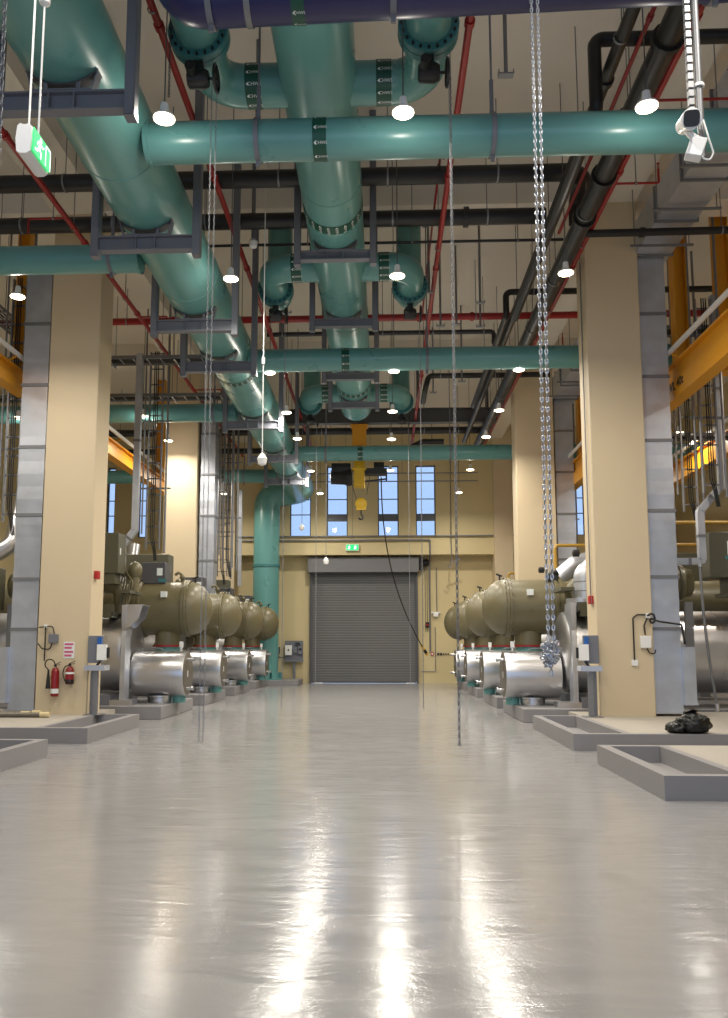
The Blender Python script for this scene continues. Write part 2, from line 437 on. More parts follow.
def flange(parent, c, d, r, th=.08, m=None, name='flange', bolts=20):
    c, d = Vector(c), Vector(d).normalized()
    f = MB().lathe(c - d * th/2, d, [(0, r-.01), (.01, r), (th/2-.006, r), (th/2-.006, r-.02), (th/2+.006, r-.02), (th/2+.006, r), (th-.01, r), (th, r-.01)], 32).build(name, m or TEALD, parent)
    u = Vector((0, 0, 1)) if abs(d.z) < .9 else Vector((0, 1, 0)); a = d.cross(u).normalized(); b = d.cross(a)
    bt = MB()
    for k in range(bolts):
        t = 2*PI*k/bolts; p = c + (a*math.cos(t) + b*math.sin(t)) * (r-.045)
        bt.cyl(p - d*(th/2+.03), p + d*(th/2+.03), .018, n=6)
    bt.build('bolt_ring', BLACKP, f)
    return f
def pipe_clamp(parent, c, r, axis, ztop, m=None):
    c = Vector(c); ax = Vector((1, 0, 0)) if axis == 'x' else Vector((0, 1, 0)); sd = Vector((0, 1, 0)) if axis == 'x' else Vector((1, 0, 0)); z = Vector((0, 0, 1))
    h = MB()
    h.lathe(c - ax*.03, ax, [(0, r), (0, r+.018), (.06, r+.018), (.06, r)], 28, False)
    h.bar(c + z*(r-.01), c + z*(r+.5), .05, .02); h.cyl(c + z*(r+.45), (c.x, c.y, ztop), .014, n=6)
    h.bar(c - z*(r), c - z*(r+.09), .05, .03)
    h.box((c.x-.07, c.y-.07, ztop-.1), (c.x+.07, c.y+.07, ztop))
    h.build('pipe_hanger', m or GREYS, parent)

# ---------------------------------------------------------------- teal trunks
TX, TZ, TR = -3.47, 8.18, .58
t = thing('trunk_pipe', (TX, 20, TZ), 'thick teal trunk pipe slanting overhead from the exit sign down to the standpipe', 'pipe')
MB().tube([(TX, -3, TZ), (TX, 34.7, TZ), (-4.97, 34.7, TZ-.15), (-4.97, 34.7, .3)], TR-.03, 36, fil=.62, seg=10).build('pipe_run', TEAL, t)
for y in (5.8, 10.1, 13.9, 19.4, 24.2, 30.0):
    MB().lathe((TX, y-.02, TZ), (0, 1, 0), [(0, TR-.032), (.01, TR-.022), (.03, TR-.022), (.04, TR-.032)], 36, False).build('weld_seam', TEAL, t)
for y in (18.6, 26.4): band(t, (TX, y, TZ), 'y', TR-.03, .22, 26)
MB().lathe((-4.97, 34.7, 4.9), (0, 0, 1), [(0, TR-.02), (.0, TR), (.1, TR), (.1, TR-.02)], 36, False).build('joint_ring', TEALD, t)
MB().lathe((-4.97, 34.7, .2), (0, 0, 1), [(0, .75), (.06, .75), (.06, .58), (.3, .555)], 36).build('base_flange', TEAL, t)
g = MB()
for k in range(6):
    a = 2*PI*k/6; c, s = math.cos(a), math.sin(a)
    g.bar((-4.97 + c*.64, 34.7 + s*.64, .26), (-4.97 + c*.64, 34.7 + s*.64, .5), .02, .2, up=(c, s, 0))
g.build('base_gusset', TEALD, t)

CX, CZ, CR = -.83, 9.0, .5
t = thing('trunk_pipe', (CX, 15, CZ), 'thick teal trunk pipe running down the middle of the ceiling with paired branches', 'pipe')
MB().cyl((CX, 3, CZ), (CX, 24.9, CZ), CR, n=36).build('pipe_run', TEAL, t)
MB().lathe((CX, 24.9, CZ), (0, 1, 0), [(0, CR), (.06, CR*.93), (.16, CR*.7), (.22, CR*.35), (.24, 0)], 36).build('end_cap', TEAL, t)
for y in (6.6, 12.4, 17.7, 22.2): MB().lathe((CX, y-.02, CZ), (0, 1, 0), [(0, CR-.002), (.01, CR+.008), (.03, CR+.008), (.04, CR-.002)], 36, False).build('weld_seam', TEAL, t)
for y in (13.15, 22.4): band(t, (CX, y, CZ), 'y', CR, .24, 22)
BR = .27
for by, dirn in ((10.2, -1), (15.55, 1), (23.7, 1)):
    for sd in (-1, 1):
        ex = CX + sd * 1.40
        yv = by + dirn * .95
        br = MB().tube([(CX + sd*.3, by, CZ), (ex, by, CZ), (ex, yv - dirn*.06, CZ)], BR, 28, fil=.42, seg=10).build('branch', TEAL, t)
        band(br, (CX + sd*.86, by, CZ), 'x', BR, .2, 12)
        flange(t, (ex, yv, CZ), (0, 1, 0), .37, .2)
        MB().tube([(ex, yv + dirn*.08, CZ), (ex, yv + dirn*.62, CZ), (ex, yv + dirn*.62, ZC-.005 if by < 20 else 10.545)], BR, 28, fil=.36, seg=10).build('riser', TEAL, t)
        v = MB().box((ex-.06, yv-.05, CZ-.50), (ex+.06, yv+.05, CZ-.36)).lathe((ex-.13, yv-.0, CZ-.58), (1, 0, 0), [(0, .08), (.02, .11), (.2, .12), (.26, .09)], 16).cyl((ex-.05, yv-.26, CZ-.58), (ex-.05, yv, CZ-.58), .06, n=12).build('valve_gearbox', BLACKP, t)
        hx = ex + .2
        MB().lathe((hx, yv, CZ-.58), (1, 0, 0), [(0, .15), (.01, .17), (.03, .17), (.04, .15)], 20, False).bar((hx+.02, yv, CZ-.74), (hx+.02, yv, CZ-.42), .025, .015, up=(0, 1, 0)).bar((hx+.02, yv-.15, CZ-.58), (hx+.02, yv+.15, CZ-.58), .015, .025).cyl((ex+.1, yv, CZ-.58), (hx+.03, yv, CZ-.58), .018, n=8).build('chain_wheel', BLACKP, v)

# teal cross pipes
def cross(y, x0, x1, z, label, bands=(), clamps=(), r=.25):
    t = thing('cross_pipe', ((x0+x1)/2, y, z), label, 'pipe')
    MB().cyl((x0, y, z), (x1, y, z), r, n=32).build('pipe_run', TEAL, t)
    for b in bands: band(t, (b, y, z), 'x', r, .17, 9)
    for c in clamps: pipe_clamp(t, (c, y, z), r, 'x', ZC)
    for e, s in ((x0, 1), (x1, -1)):
        MB().lathe((e, y, z), (s, 0, 0), [(0, r+.02), (.05, r+.02), (.06, r)], 32, False).build('saddle_weld', TEAL, t)
    return t
CP = 7.9
cross(9.72, TX+.5, 11.5, CP, 'teal cross pipe over the aisle, closest of those spanning its full width', (-.77,), (-1.56, 1.38, 6.2))
cross(17.75, TX+.5, 11.5, CP, 'teal cross pipe over the aisle, second one spanning its width', (-.82,), (.98, 4.6, 7.5))
cross(26.7, TX+.5, 11.5, CP, 'teal cross pipe over the aisle just before the yellow hoist', (-.75,), (-1.9, 2.2, 7.5))
cross(12.8, -12.5, TX-.5, CP, 'teal branch pipe above the extinguisher column, joining the slanting trunk', (), (-4.45, -9.5), r=.23)
cross(21.8, -12.5, TX-.5, CP, 'teal branch pipe before the second cream column, joining the slanting trunk', (-6.6,), (-4.6, -9.))
cross(30.2, -12.5, TX-.5, CP, 'teal branch pipe close to the end wall, joining the slanting trunk', (-6.0,), (-5.2, -9.))
# navy pipe
t = thing('cross_pipe', (1, 7.5, 8.3), 'dark navy clad pipe across the top with a bent end', 'pipe')
MB().tube([(-2.08, 7.55, 11.0), (-2.08, 7.55, 7.98), (11, 7.15, 7.98)], .235, 32, fil=.34, seg=10).build('pipe_run', NAVY, t)
MB().tube([(11, 7.15, 7.98), (11, 7.15, 11.0)], .235, 24).build('drop_leg', NAVY, t)
band(t, (-.82, 7.51, 7.98), 'x', .237, .13, 10)
for x in (-1.35,): MB().lathe((x, 7.53, 7.98), (1, 0, 0), [(0, .237), (0, .247), (.06, .247), (.06, .237)], 32, False).build('joint_strap', GALVD, t)
for x in (-1.7, .12, 3.2): pipe_clamp(t, (x, 7.54 - (x+1.9)*.03, 7.98), .24, 'x', ZC)

# ---------------------------------------------------------------- steel trapeze hangers
def trapeze(cx, y, zb, half, r, zc, label, group, bh=.22):
    t = thing('pipe_trapeze', (cx, y, zb), label, 'pipe support', group)
    b = MB()
    b.box((cx-half+.0, y-.07, zb), (cx+half, y+.07, zb+.02)).box((cx-half, y-.07, zb+bh-.02), (cx+half, y+.07, zb+bh)).box((cx-half, y-.01, zb+.02), (cx+half, y+.01, zb+bh-.02))
    for s in (-.14, .14): b.box((cx+s-.008, y-.068, zb+.02), (cx+s+.008, y+.068, zb+bh-.02))
    b.build('crossbeam', GREYS, t)
    for s in (-1, 1):
        x = cx + s * (half + .05)
        p = MB().box((x-.05, y-.075, zb-.08), (x+.05, y-.06, ZC)).box((x-.05*s-.008, y-.06, zb-.08), (x-.05*s+.008, y+.075, ZC)).box((x+.05*s-.008, y-.06, zb-.08), (x+.05*s+.008, y+.075, ZC))
        p.box((x-.05, y-.075, zb-.085), (x+.05, y+.075, zb-.075)).build('hanger_post', GREYS, t)
    sd = MB()
    zr = zc - r
    sd.box((cx-.34, y-.08, zb+bh), (cx+.34, y+.08, zb+bh+.015))
    for s in (-1, 1):
        for yy in (-.06, .045):
            x0, x1 = sorted((cx+s*.16, cx+s*.2))
            sd.box((x0, y+yy, zb+bh+.015), (x1, y+yy+.015, zc - math.sqrt(r*r-.18**2) - .004))
        sd.bar((cx+s*.33, y, zb+bh+.015), (cx+s*.39, y, zc - math.sqrt(r*r-.39**2)-.015), .015, .12, up=(0, 1, 0))
    sd.build('saddle', GREYS, t)
    st = MB()
    arc = [(cx + (r+.008)*math.cos(a), y, zc + (r+.008)*math.sin(a)) for a in [PI*(1.25 + .5*k/16) for k in range(17)]]
    vs = []; fs = []
    for p in arc:
        for dy in (-.07, .07):
            for dr in (0, .014):
                q = Vector(p) + (Vector(p) - Vector((cx, y, zc))).normalized()*dr; q.y += dy; vs.append(q)
    for i in range(16):
        a = i*4
        fs += [(a, a+4, a+6, a+2), (a+1, a+3, a+7, a+5), (a, a+1, a+5, a+4), (a+2, a+6, a+7, a+3)]
    st.add(vs, fs).build('cradle', DKGREY, t)
for i, y in enumerate((8.25, 11.42, 14.55, 16.8, 21.4, 25.4, 29.0)):
    trapeze(TX, y, 7.32, .70, TR-.03, TZ, 'grey steel trapeze, %s from the camera under the slanting teal trunk pipe' % ORD[i], 'trapezes under the slanting trunk')
for i, y in enumerate((13.85, 16.9, 20.4, 22.9)):
    trapeze(CX, y, 8.31, .62, CR, CZ, 'grey steel trapeze, %s from the camera under the middle teal trunk pipe' % ORD[i], 'trapezes under the middle trunk', .17)

# ---------------------------------------------------------------- other overhead pipes
def run(name, pts, r, m, label, fil=0, hang=(), n=12, couple=(), hm=None, cat='pipe', tips=(), kink=None):
    c = Vector(pts[0])
    t = thing(name, c, label, cat)
    MB().tube(pts, r, n, fil=fil).build('pipe_run', m, t)
    for h in hang:
        h = Vector(h)
        MB().cyl((h.x, h.y, h.z + r), (h.x, h.y, ZC), .009, n=6).lathe((h.x-.015, h.y, h.z), (1, 0, 0) if abs(Vector(pts[1]).x-c.x) > abs(Vector(pts[1]).y-c.y) else (0, 1, 0), [(0, r), (0, r+.01), (.03, r+.01), (.03, r)], 12, False).build('hanger_rod', hm or GALVD, t)
    for p, d in couple:
        p, d = Vector(p), Vector(d).normalized()
        MB().lathe(p - d*.045, d, [(0, r), (0, r*1.25+.005), (.09, r*1.25+.005), (.09, r)], 14, False).build('coupling', m, t)
    for p in tips:
        p = Vector(p)
        MB().cyl(p, p + Vector((0, 0, .09)), .012, n=8).lathe(p + Vector((0, 0, .09)), (0, 0, 1), [(0, .012), (.01, .03), (.015, .0)], 10).build('sprinkler_head', m, t)
    return t
def xr(a, b, y, z, st): 
    out = []; x = a
    while x < b: out.append((x, y, z)); x += st
    return out
def yr(a, b, x, z, st):
    out = []; y = a
    while y < b: out.append((x, y, z)); y += st
    return out
run('black_pipe', [(-13, 13.56, 9.7), (3.55, 13.56, 9.7), (3.55, 14.4, 9.7), (3.55, 14.4, 9.21)], .15, BLACKP, 'black cross pipe over the middle trunk, bending into the long dark pipes', fil=.4, hang=xr(-11.3, 3, 13.56, 9.7, 1.9), n=16)
run('black_pipe', [(-13, 15.0, 9.7), (3.1, 15.0, 9.7)], .15, BLACKP, 'straight black cross pipe just beyond the bending one', hang=xr(-10.6, 3, 15.0, 9.7, 1.8), n=16, couple=[((1.6, 15.0, 9.7), (1, 0, 0))])
run('black_pipe', [(3.55, 2, 9.05), (3.55, 32, 9.05)], .16, BLACKP, 'thick dark pipe running lengthwise beside the red sprinkler main', hang=yr(3.3, 31, 3.55, 9.05, 2.6), n=16, couple=[((3.55, y, 9.05), (0, 1, 0)) for y in (9.6, 11.2, 12.6, 13.9)], )
run('black_pipe', [(3.0, 2, 9.1), (3.0, 30, 9.1)], .085, BLACKP, 'slim dark pipe running lengthwise on the aisle side of the thick one', hang=yr(5.0, 15, 3.0, 9.1, 2.3), fil=.3, couple=[((3.0, 10.4, 9.1), (0, 1, 0))])
run('black_pipe', [(4.85, 10.15, 9.5), (2.8, 10.15, 9.5), (2.8, 10.15, 8.5), (2.8, 17, 8.5)], .09, BLACKP, 'black pipe dropping in an elbow above the closest cross pipe', fil=.12, hang=xr(3.2, 4.8, 10.15, 9.5, 1.7))
run('black_pipe', [(11.5, 17.95, 9.5), (2.78, 17.95, 9.5), (2.78, 17.95, 8.95), (2.78, 25, 8.95)], .07, BLACKP, 'black pipe with a square drop elbow beyond the second cross pipe', fil=.12, hang=xr(3.4, 11, 17.95, 9.5, 2.1))
run('black_pipe', [(-3, 20.6, 9.62), (2.86, 20.6, 9.62), (2.86, 20.6, 9.3)], .06, BLACKP, 'thin black pipe with a drop at its end above the middle trunk', fil=.1, hang=xr(-2.6, 2.8, 20.6, 9.62, 1.3))
run('black_pipe', [(4.9, 23.7, 9.5), (1.35, 23.7, 9.5), (1.25, 23.7, 9.1), (1.25, 25.0, 9.1)], .08, BLACKP, 'black pipe curving down near the far branch valves', fil=.15, hang=xr(1.7, 4.8, 23.7, 9.5, 1.6))
run('black_pipe', [(-12, 29.6, 9.42), (3.9, 29.6, 9.42)], .13, BLACKP, 'black cross pipe high over the yellow hoist', hang=xr(-11, 3.8, 29.6, 9.42, 1.25), n=14)
run('black_pipe', [(-12, 30.8, 9.0), (.9, 30.8, 9.0), (1.5, 30.8, 9.3), (2.3, 30.8, 9.3)], .11, BLACKP, 'black cross pipe with a sloping offset before the end wall', hang=xr(-11, 2.2, 30.8, 9.0, 1.5), fil=.2, n=14)
run('black_conduit', [(-13, 15.75, 9.6), (3.6, 15.75, 9.6)], .028, BLACKP, 'thin black conduit crossing just before the columns', hang=xr(-12, 3.5, 15.75, 9.6, 2.1), cat='conduit')
run('black_conduit', [(3.75, 14.84, 9.24), (12, 14.74, 9.24)], .07, BLACK, 'bundled black cables crossing the column beside the galvanised duct', hang=xr(6.3, 11, 14.8, 9.24, 2.4), cat='conduit', couple=[((4.85, 14.83, 9.24), (1, 0, 0))])
run('black_pipe', [(4.62, 2, 9.7), (4.62, 9.62, 9.7)], .17, BLACKP, 'black pipe end pointing down the hall at the picture corner', n=18)
# red sprinkler pipework
def reds(x, z, y0, y1, label, step=3.4, r=.05):
    return run('sprinkler_pipe', [(x, y0, z), (x, y1, z)], r, RED, label, hang=yr(y0+1.1, y1, x, z, 3.1), couple=[((x, y, z), (0, 1, 0)) for y in [y0 + step*k + .8 for k in range(int((y1-y0)/step))]])
reds(3.92, 9.35, 2, 33, 'red sprinkler main running lengthwise beside the thick dark pipe')
reds(3.35, 9.35, 2, 15, 'slim red sprinkler line squeezed above the thick dark pipe', r=.03)
reds(1.11, 9.35, 2, 33, 'red sprinkler main running lengthwise past the camera side of the chains')
reds(-2.83, 9.42, 2, 33, 'red sprinkler main running lengthwise between the two trunk pipes')
reds(-5.75, 9.32, 4, 33, 'red sprinkler main slanting behind the slanting trunk towards the second column')
run('sprinkler_pipe', [(-13, 19.65, 9.64), (12, 19.65, 9.64)], .085, RED, 'thick red sprinkler main crossing the whole hall', hang=xr(-12.2, 11, 19.65, 9.64, 2.9), couple=[((x, 19.65, 9.64), (1, 0, 0)) for x in (-7.5, -5.2, -2.4, .9, 2.2, 3.7)], n=14)
run('sprinkler_pipe', [(3.92, 13.35, 9.35), (4.68, 13.35, 9.35), (4.68, 13.35, 9.6)], .02, RED, 'short red sprinkler branch with upright head beside the thick column', fil=.03, tips=[(4.68, 13.35, 9.6)], hang=[(4.3, 13.35, 9.35)])
run('sprinkler_pipe', [(3.92, 11.2, 9.35), (5.0, 11.2, 9.35), (5.0, 11.2, 9.7)], .02, RED, 'short red sprinkler branch behind the white camera pole', fil=.03, tips=[(5.0, 11.2, 9.7)], hang=[(4.4, 11.2, 9.35)])
run('sprinkler_pipe', [(-5.75, 14.05, 9.32), (-6.45, 14.05, 9.32), (-6.45, 14.05, 9.05)], .02, RED, 'short red sprinkler branch over the extinguisher column', fil=.03, hang=[(-6.0, 14.05, 9.32)])
run('sprinkler_pipe', [(-5.75, 18.6, 9.32), (-5.1, 18.6, 9.32), (-5.1, 18.6, 9.0)], .02, RED, 'short red sprinkler branch beyond the extinguisher column', fil=.03, tips=[(-5.1, 18.6, 8.9)], hang=[(-5.4, 18.6, 9.32)])
run('sprinkler_pipe', [(-5.75, 24.2, 9.32), (-4.9, 24.2, 9.32), (-4.9, 24.2, 9.0)], .02, RED, 'short red sprinkler branch before the second cream column', fil=.03, hang=[(-5.3, 24.2, 9.32)])
run('sprinkler_pipe', [(3.92, 21.0, 9.35), (4.7, 21.0, 9.35), (4.7, 21.0, 9.6)], .02, RED, 'short red sprinkler branch beyond the thick column', fil=.03, tips=[(4.7, 21.0, 9.6)], hang=[(4.3, 21, 9.35)])
run('sprinkler_pipe', [(1.0, 12.6, 9.4), (1.0, 12.6, 9.9), (1.0, 20, 9.9)], .022, RED, 'slim red pipe riding above the middle sprinkler main', fil=.05)

# horizontal cable trays / strut frames near the ceiling
def tray(p, q, wd, label, hang, m=None):
    p, q = Vector(p), Vector(q); t = thing('cable_tray', p, label, 'cable tray'); d = (q-p).normalized(); s = d.cross(Vector((0, 0, 1))).normalized()
    r = MB()
    for k in (-1, 1): r.bar(p + s*k*wd/2, q + s*k*wd/2, .02, .09)
    nn = int((q-p).length/.35)
    for i in range(nn): c = p + d*((i+.5)*.35); r.bar(c - s*wd/2 - Vector((0,0,.03)), c + s*wd/2 - Vector((0,0,.03)), .035, .02)
    r.build('ladder', m or GALVD, t)
    c = MB()
    for k in range(4): c.tube([p + s*(k-1.5)*wd*.18 - Vector((0, 0, .0)), q + s*(k-1.5)*wd*.18], .022, 6)
    c.build('cables', BLACK, t)
    for a in hang:
        c = p + d*a; h = MB()
        for k in (-1, 1): h.cyl(c + s*k*(wd/2+.04) - Vector((0, 0, .08)), (c.x + s.x*k*(wd/2+.04), c.y + s.y*k*(wd/2+.04), ZC), .01, n=6)
        h.bar(c - s*(wd/2+.08) - Vector((0, 0, .07)), c + s*(wd/2+.08) - Vector((0, 0, .07)), .04, .04)
        h.build('trapeze_hanger', GALVD, t)
tray((-12.5, 20.4, 8.9), (-4.3, 20.4, 8.9), .5, 'flat ladder tray crossing beyond the extinguisher column', (1.5, 3.6, 5.5, 7.2))
tray((-12.5, 22.9, 8.7), (-4.3, 22.9, 8.7), .45, 'flat ladder tray crossing before the second cream column', (2, 4.4, 6.5, 7.6))
tray((-9.0, 6, 9.3), (-9.0, 19.8, 9.3), .5, 'ladder tray running lengthwise outside the extinguisher column', (2, 5, 8, 12))
tray((8.1, 8, 9.7), (8.1, 17.6, 9.7), .5, 'ladder tray running lengthwise beyond the galvanised duct', (1.5, 4.5, 7.5))
tray((5.4, 18.4, 8.7), (12, 18.4, 8.7), .5, 'ladder tray crossing behind the yellow beam with the lettering', (.8, 2.5, 4.5))
tray((5.4, 21.4, 7.0), (12, 21.4, 7.0), .5, 'low ladder tray crossing under the yellow beam with the lettering', (.8, 2.5, 4.5))
tray((-12, 33.4, 9.6), (3.9, 33.4, 9.6), .4, 'ladder tray crossing in front of the tall end windows', (2, 5, 8, 11, 14))
# conduits by the end wall
for k, (z, lb) in enumerate(((8.9, 'upper'), (8.55, 'lower'))):
    run('steel_conduit', [(-10, 34.6, z), (4, 34.6, z)], .025, GALVD, '%s grey conduit strung across the tall end windows' % lb, hang=xr(-8.8, 3.8, 34.6, z, 2.4) if k == 0 else (), cat='conduit')
# strut droppers with bracket feet over the aisle
for i, (x, y, z) in enumerate(((1.63, 10.1, 9.0), (1.0, 17.2, 9.2), (1.35, 18.6, 9.0), (1.75, 18.9, 9.15), (2.1, 17.1, 8.9), (2.35, 19.2, 9.2), (-1.95, 12.0, 9.2), (2.2, 22.4, 8.9), (1.5, 24.0, 9.1), (-4.6, 17.2, 9.2), (-4.4, 19.8, 8.8), (-2.2, 18.2, 9.2))):
    lb = ['just before the closest teal cross pipe', 'beside the middle red main, shortest of the cluster', 'in the cluster over the second cross pipe, slim one', 'in the cluster over the second cross pipe, tall one', 'in front of the second cross pipe by the chain', 'behind the second cross pipe by the chain', 'beside the closest branch pipe of the middle trunk', 'beyond the second cross pipe, by the dark pipes', 'near the far branch valves', 'between slanting trunk and extinguisher column', 'beyond the fourth trapeze of the slanting trunk', 'between the two trunks over the second cross pipe'][i]
    t = thing('strut_dropper', (x, y, z), 'thin steel strut dropper ' + lb, 'strut')
    MB().box((x-.022, y-.022, z), (x+.022, y-.017, ZC)).box((x-.022, y-.022, z), (x-.017, y+.022, ZC)).box((x+.017, y-.022, z), (x+.022, y+.022, ZC)).build('strut', GALVD, t)
    MB().box((x-.1, y-.05, z-.02), (x+.1, y+.05, z)).box((x-.1, y-.05, z), (x-.09, y+.05, z+.05)).box((x+.09, y-.05, z), (x+.1, y+.05, z+.05)).build('foot_bracket', GALVD, t)

# ---------------------------------------------------------------- crane runway and yellow frames
def runway(x, side, zb, h, label):
    t = thing('crane_beam', (x, 18, zb), label, 'crane beam')
    zm = zb + h*.5; zt = zb + h
    MB().box((x-.14, 1, zb), (x+.14, 34.5, zm)).box((x-.07, 1, zm), (x+.07, 34.5, zt-.04)).box((x-.17, 1, zt-.04), (x+.17, 34.5, zt)).build('box_girder', YEL, t)
    MB().box((x-.03, 1, zt), (x+.03, 34.5, zt+.06)).build('rail', DKGREY, t)
    xb = x - side*.26; zc = zt + .17
    MB().bar((xb, 1, zc), (xb, 34.5, zc), .05, .09).build('conductor_bar', WHITEP, t)
    for k in range(10):
        yy = 2.5 + k*3.4; MB().bar((x, yy, zt), (xb, yy, zc-.03), .03, .03).build('conductor_bracket', YEL, t)
    return t
tR = runway(5.98, 1, 6.5, .72, 'yellow crane runway beam with black lettering beside the galvanised duct')
tL = runway(-7.75, -1, 6.9, .45, 'yellow crane runway beam behind the extinguisher column')
runway(9.3, 1, 6.7, .6, 'yellow crane runway beam of the outer bay, lower behind the lettered one')
fx = 5.98 - .143
MB().text('SWL 40t', .27, lambda x, y: Vector((fx, 16.3 - x, 6.745 + y*.95)), .009).build('lettering', BLACK, tR)
for x, y, z0, lb in ((6.35, 17.25, 7.30, 'orange-yellow hanging post right behind the galvanised duct'), (7.25, 17.2, 7.30, 'orange-yellow hanging post at the picture edge above the lettered beam'), (6.35, 26.1, 7.30, 'orange-yellow hanging post beyond the second column'),
              (-7.95, 17.3, 7.43, 'orange-yellow hanging post behind the duct on the extinguisher side'), (-7.95, 22.4, 7.43, 'orange-yellow hanging post beyond the extinguisher column'), (-7.95, 28.6, 7.43, 'orange-yellow hanging post near the far end past the extinguisher side columns')):
    t = thing('crane_post', (x, y, z0), lb, 'crane post')
    MB().box((x-.13, y-.02, z0), (x+.13, y+.02, ZC)).box((x-.135, y-.15, z0), (x-.11, y+.15, ZC)).box((x+.11, y-.15, z0), (x+.135, y+.15, ZC)).build('post', YEL, t)
    MB().box((x-.16, y-.18, z0-.012), (x+.16, y+.18, z0+.02)).build('base_plate', YEL, t)

# cross girder and hoist
t = thing('hoist_girder', (1, 27.6, 9.2), 'grey girder crossing the aisle above the yellow hoist', 'girder')
MB().ibeam((-5.5, 27.9, 9.48), (3.9, 27.9, 9.48), .3, .5).build('i_beam', DKGREY, t)
hh = MB()
for x in (-5.2, -1.9, 1.2, 3.6): hh.bar((x, 27.9, 9.73), (x, 27.9, ZC), .08, .08)
hh.build('hanger_post', DKGREY, t)
hx, hy = -.82, 27.9
t = thing('chain_hoist', (hx, hy, 7.1), 'yellow and black hoist trolley hanging over the shutter door', 'hoist')
MB().box((hx-.24, hy-.16, 8.35), (hx+.24, hy+.16, 9.16)).box((hx-.3, hy-.2, 8.3), (hx+.3, hy+.2, 8.42)).box((hx-.3, hy-.2, 9.1), (hx+.3, hy+.2, 9.17)).build('trolley_frame', YEL, t)
MB().cyl((hx, hy, 8.3), (hx, hy, 9.6), .06, n=10).build('trolley_pin', DKGREY, t)
MB().box((hx-.18, hy-.28, 7.0), (hx+.18, hy+.28, 8.32)).box((hx-.24, hy-.3, 7.55), (hx+.24, hy+.3, 7.62)).build('hoist_body', YELD, t, bevel=.02)
MB().lathe((hx-1.0, hy, 7.35), (1, 0, 0), [(0, .1), (.03, .24), (.5, .26), (.55, .3), (.72, .3), (.74, .2)], 20).box((hx-.95, hy-.2, 7.5), (hx-.3, hy+.2, 7.8)).build('motor', BLACK, t)
m = MB().box((hx+.2, hy-.2, 7.42), (hx+.95, hy+.2, 7.62)).box((hx+.5, hy-.22, 7.62), (hx+.85, hy+.22, 7.82)).bar((hx+.2, hy, 7.2), (hx+.95, hy, 7.28), .05, .05).bar((hx+.93, hy, 7.2), (hx+.93, hy, 7.6), .05, .05)
m.build('control_box', BLACK, t)
MB().cyl((hx-.28, hy, 7.2), (hx-.1, hy, 6.55), .012, n=6).cyl((hx+.36, hy, 7.4), (hx+.22, hy, 6.55), .012, n=6).build('hoist_rope', BLACK, t)
hb = MB().lathe((hx+.06, hy-.09, 6.42), (0, 1, 0), [(0, .14), (.03, .2), (.15, .2), (.18, .14)], 24).box((hx-.1, hy-.07, 6.2), (hx+.22, hy+.07, 6.4)).build('hook_block', YELD, t)
MB().tube([(hx+.06, hy, 6.22), (hx+.06, hy, 6.05), (hx+.14, hy, 5.95), (hx+.06, hy, 5.86), (hx-.03, hy, 5.93)], .03, 10, fil=.06).build('hook', BLACK, hb)
t = thing('pendant_control', (1.5, 35, 1.4), 'long black hoist cable swung aside to a yellow push button control', 'control')
pts = []
for k in range(25):
    u = k/24; x = -.15 + 1.9*(u**1.6 if u < 1 else 1); z = 7.4 - 5.85*u
    pts.append((hx+.75 + (1.62-hx-.75)*(u**2.2), 28.1 + 7.0*u, 7.45 - 5.9*u))
MB().tube(pts, .022, 8).build('control_cable', BLACK, t)
p = Vector(pts[-1])
MB().bar(p + Vector((-.05, 0, .1)), p + Vector((.2, .05, -.35)), .09, .09).build('push_button_box', YELD, t)
MB().bar(p + Vector((.08, -.02, -.12)), p + Vector((.15, 0, -.26)), .1, .1).build('button_face', BLACK, t)

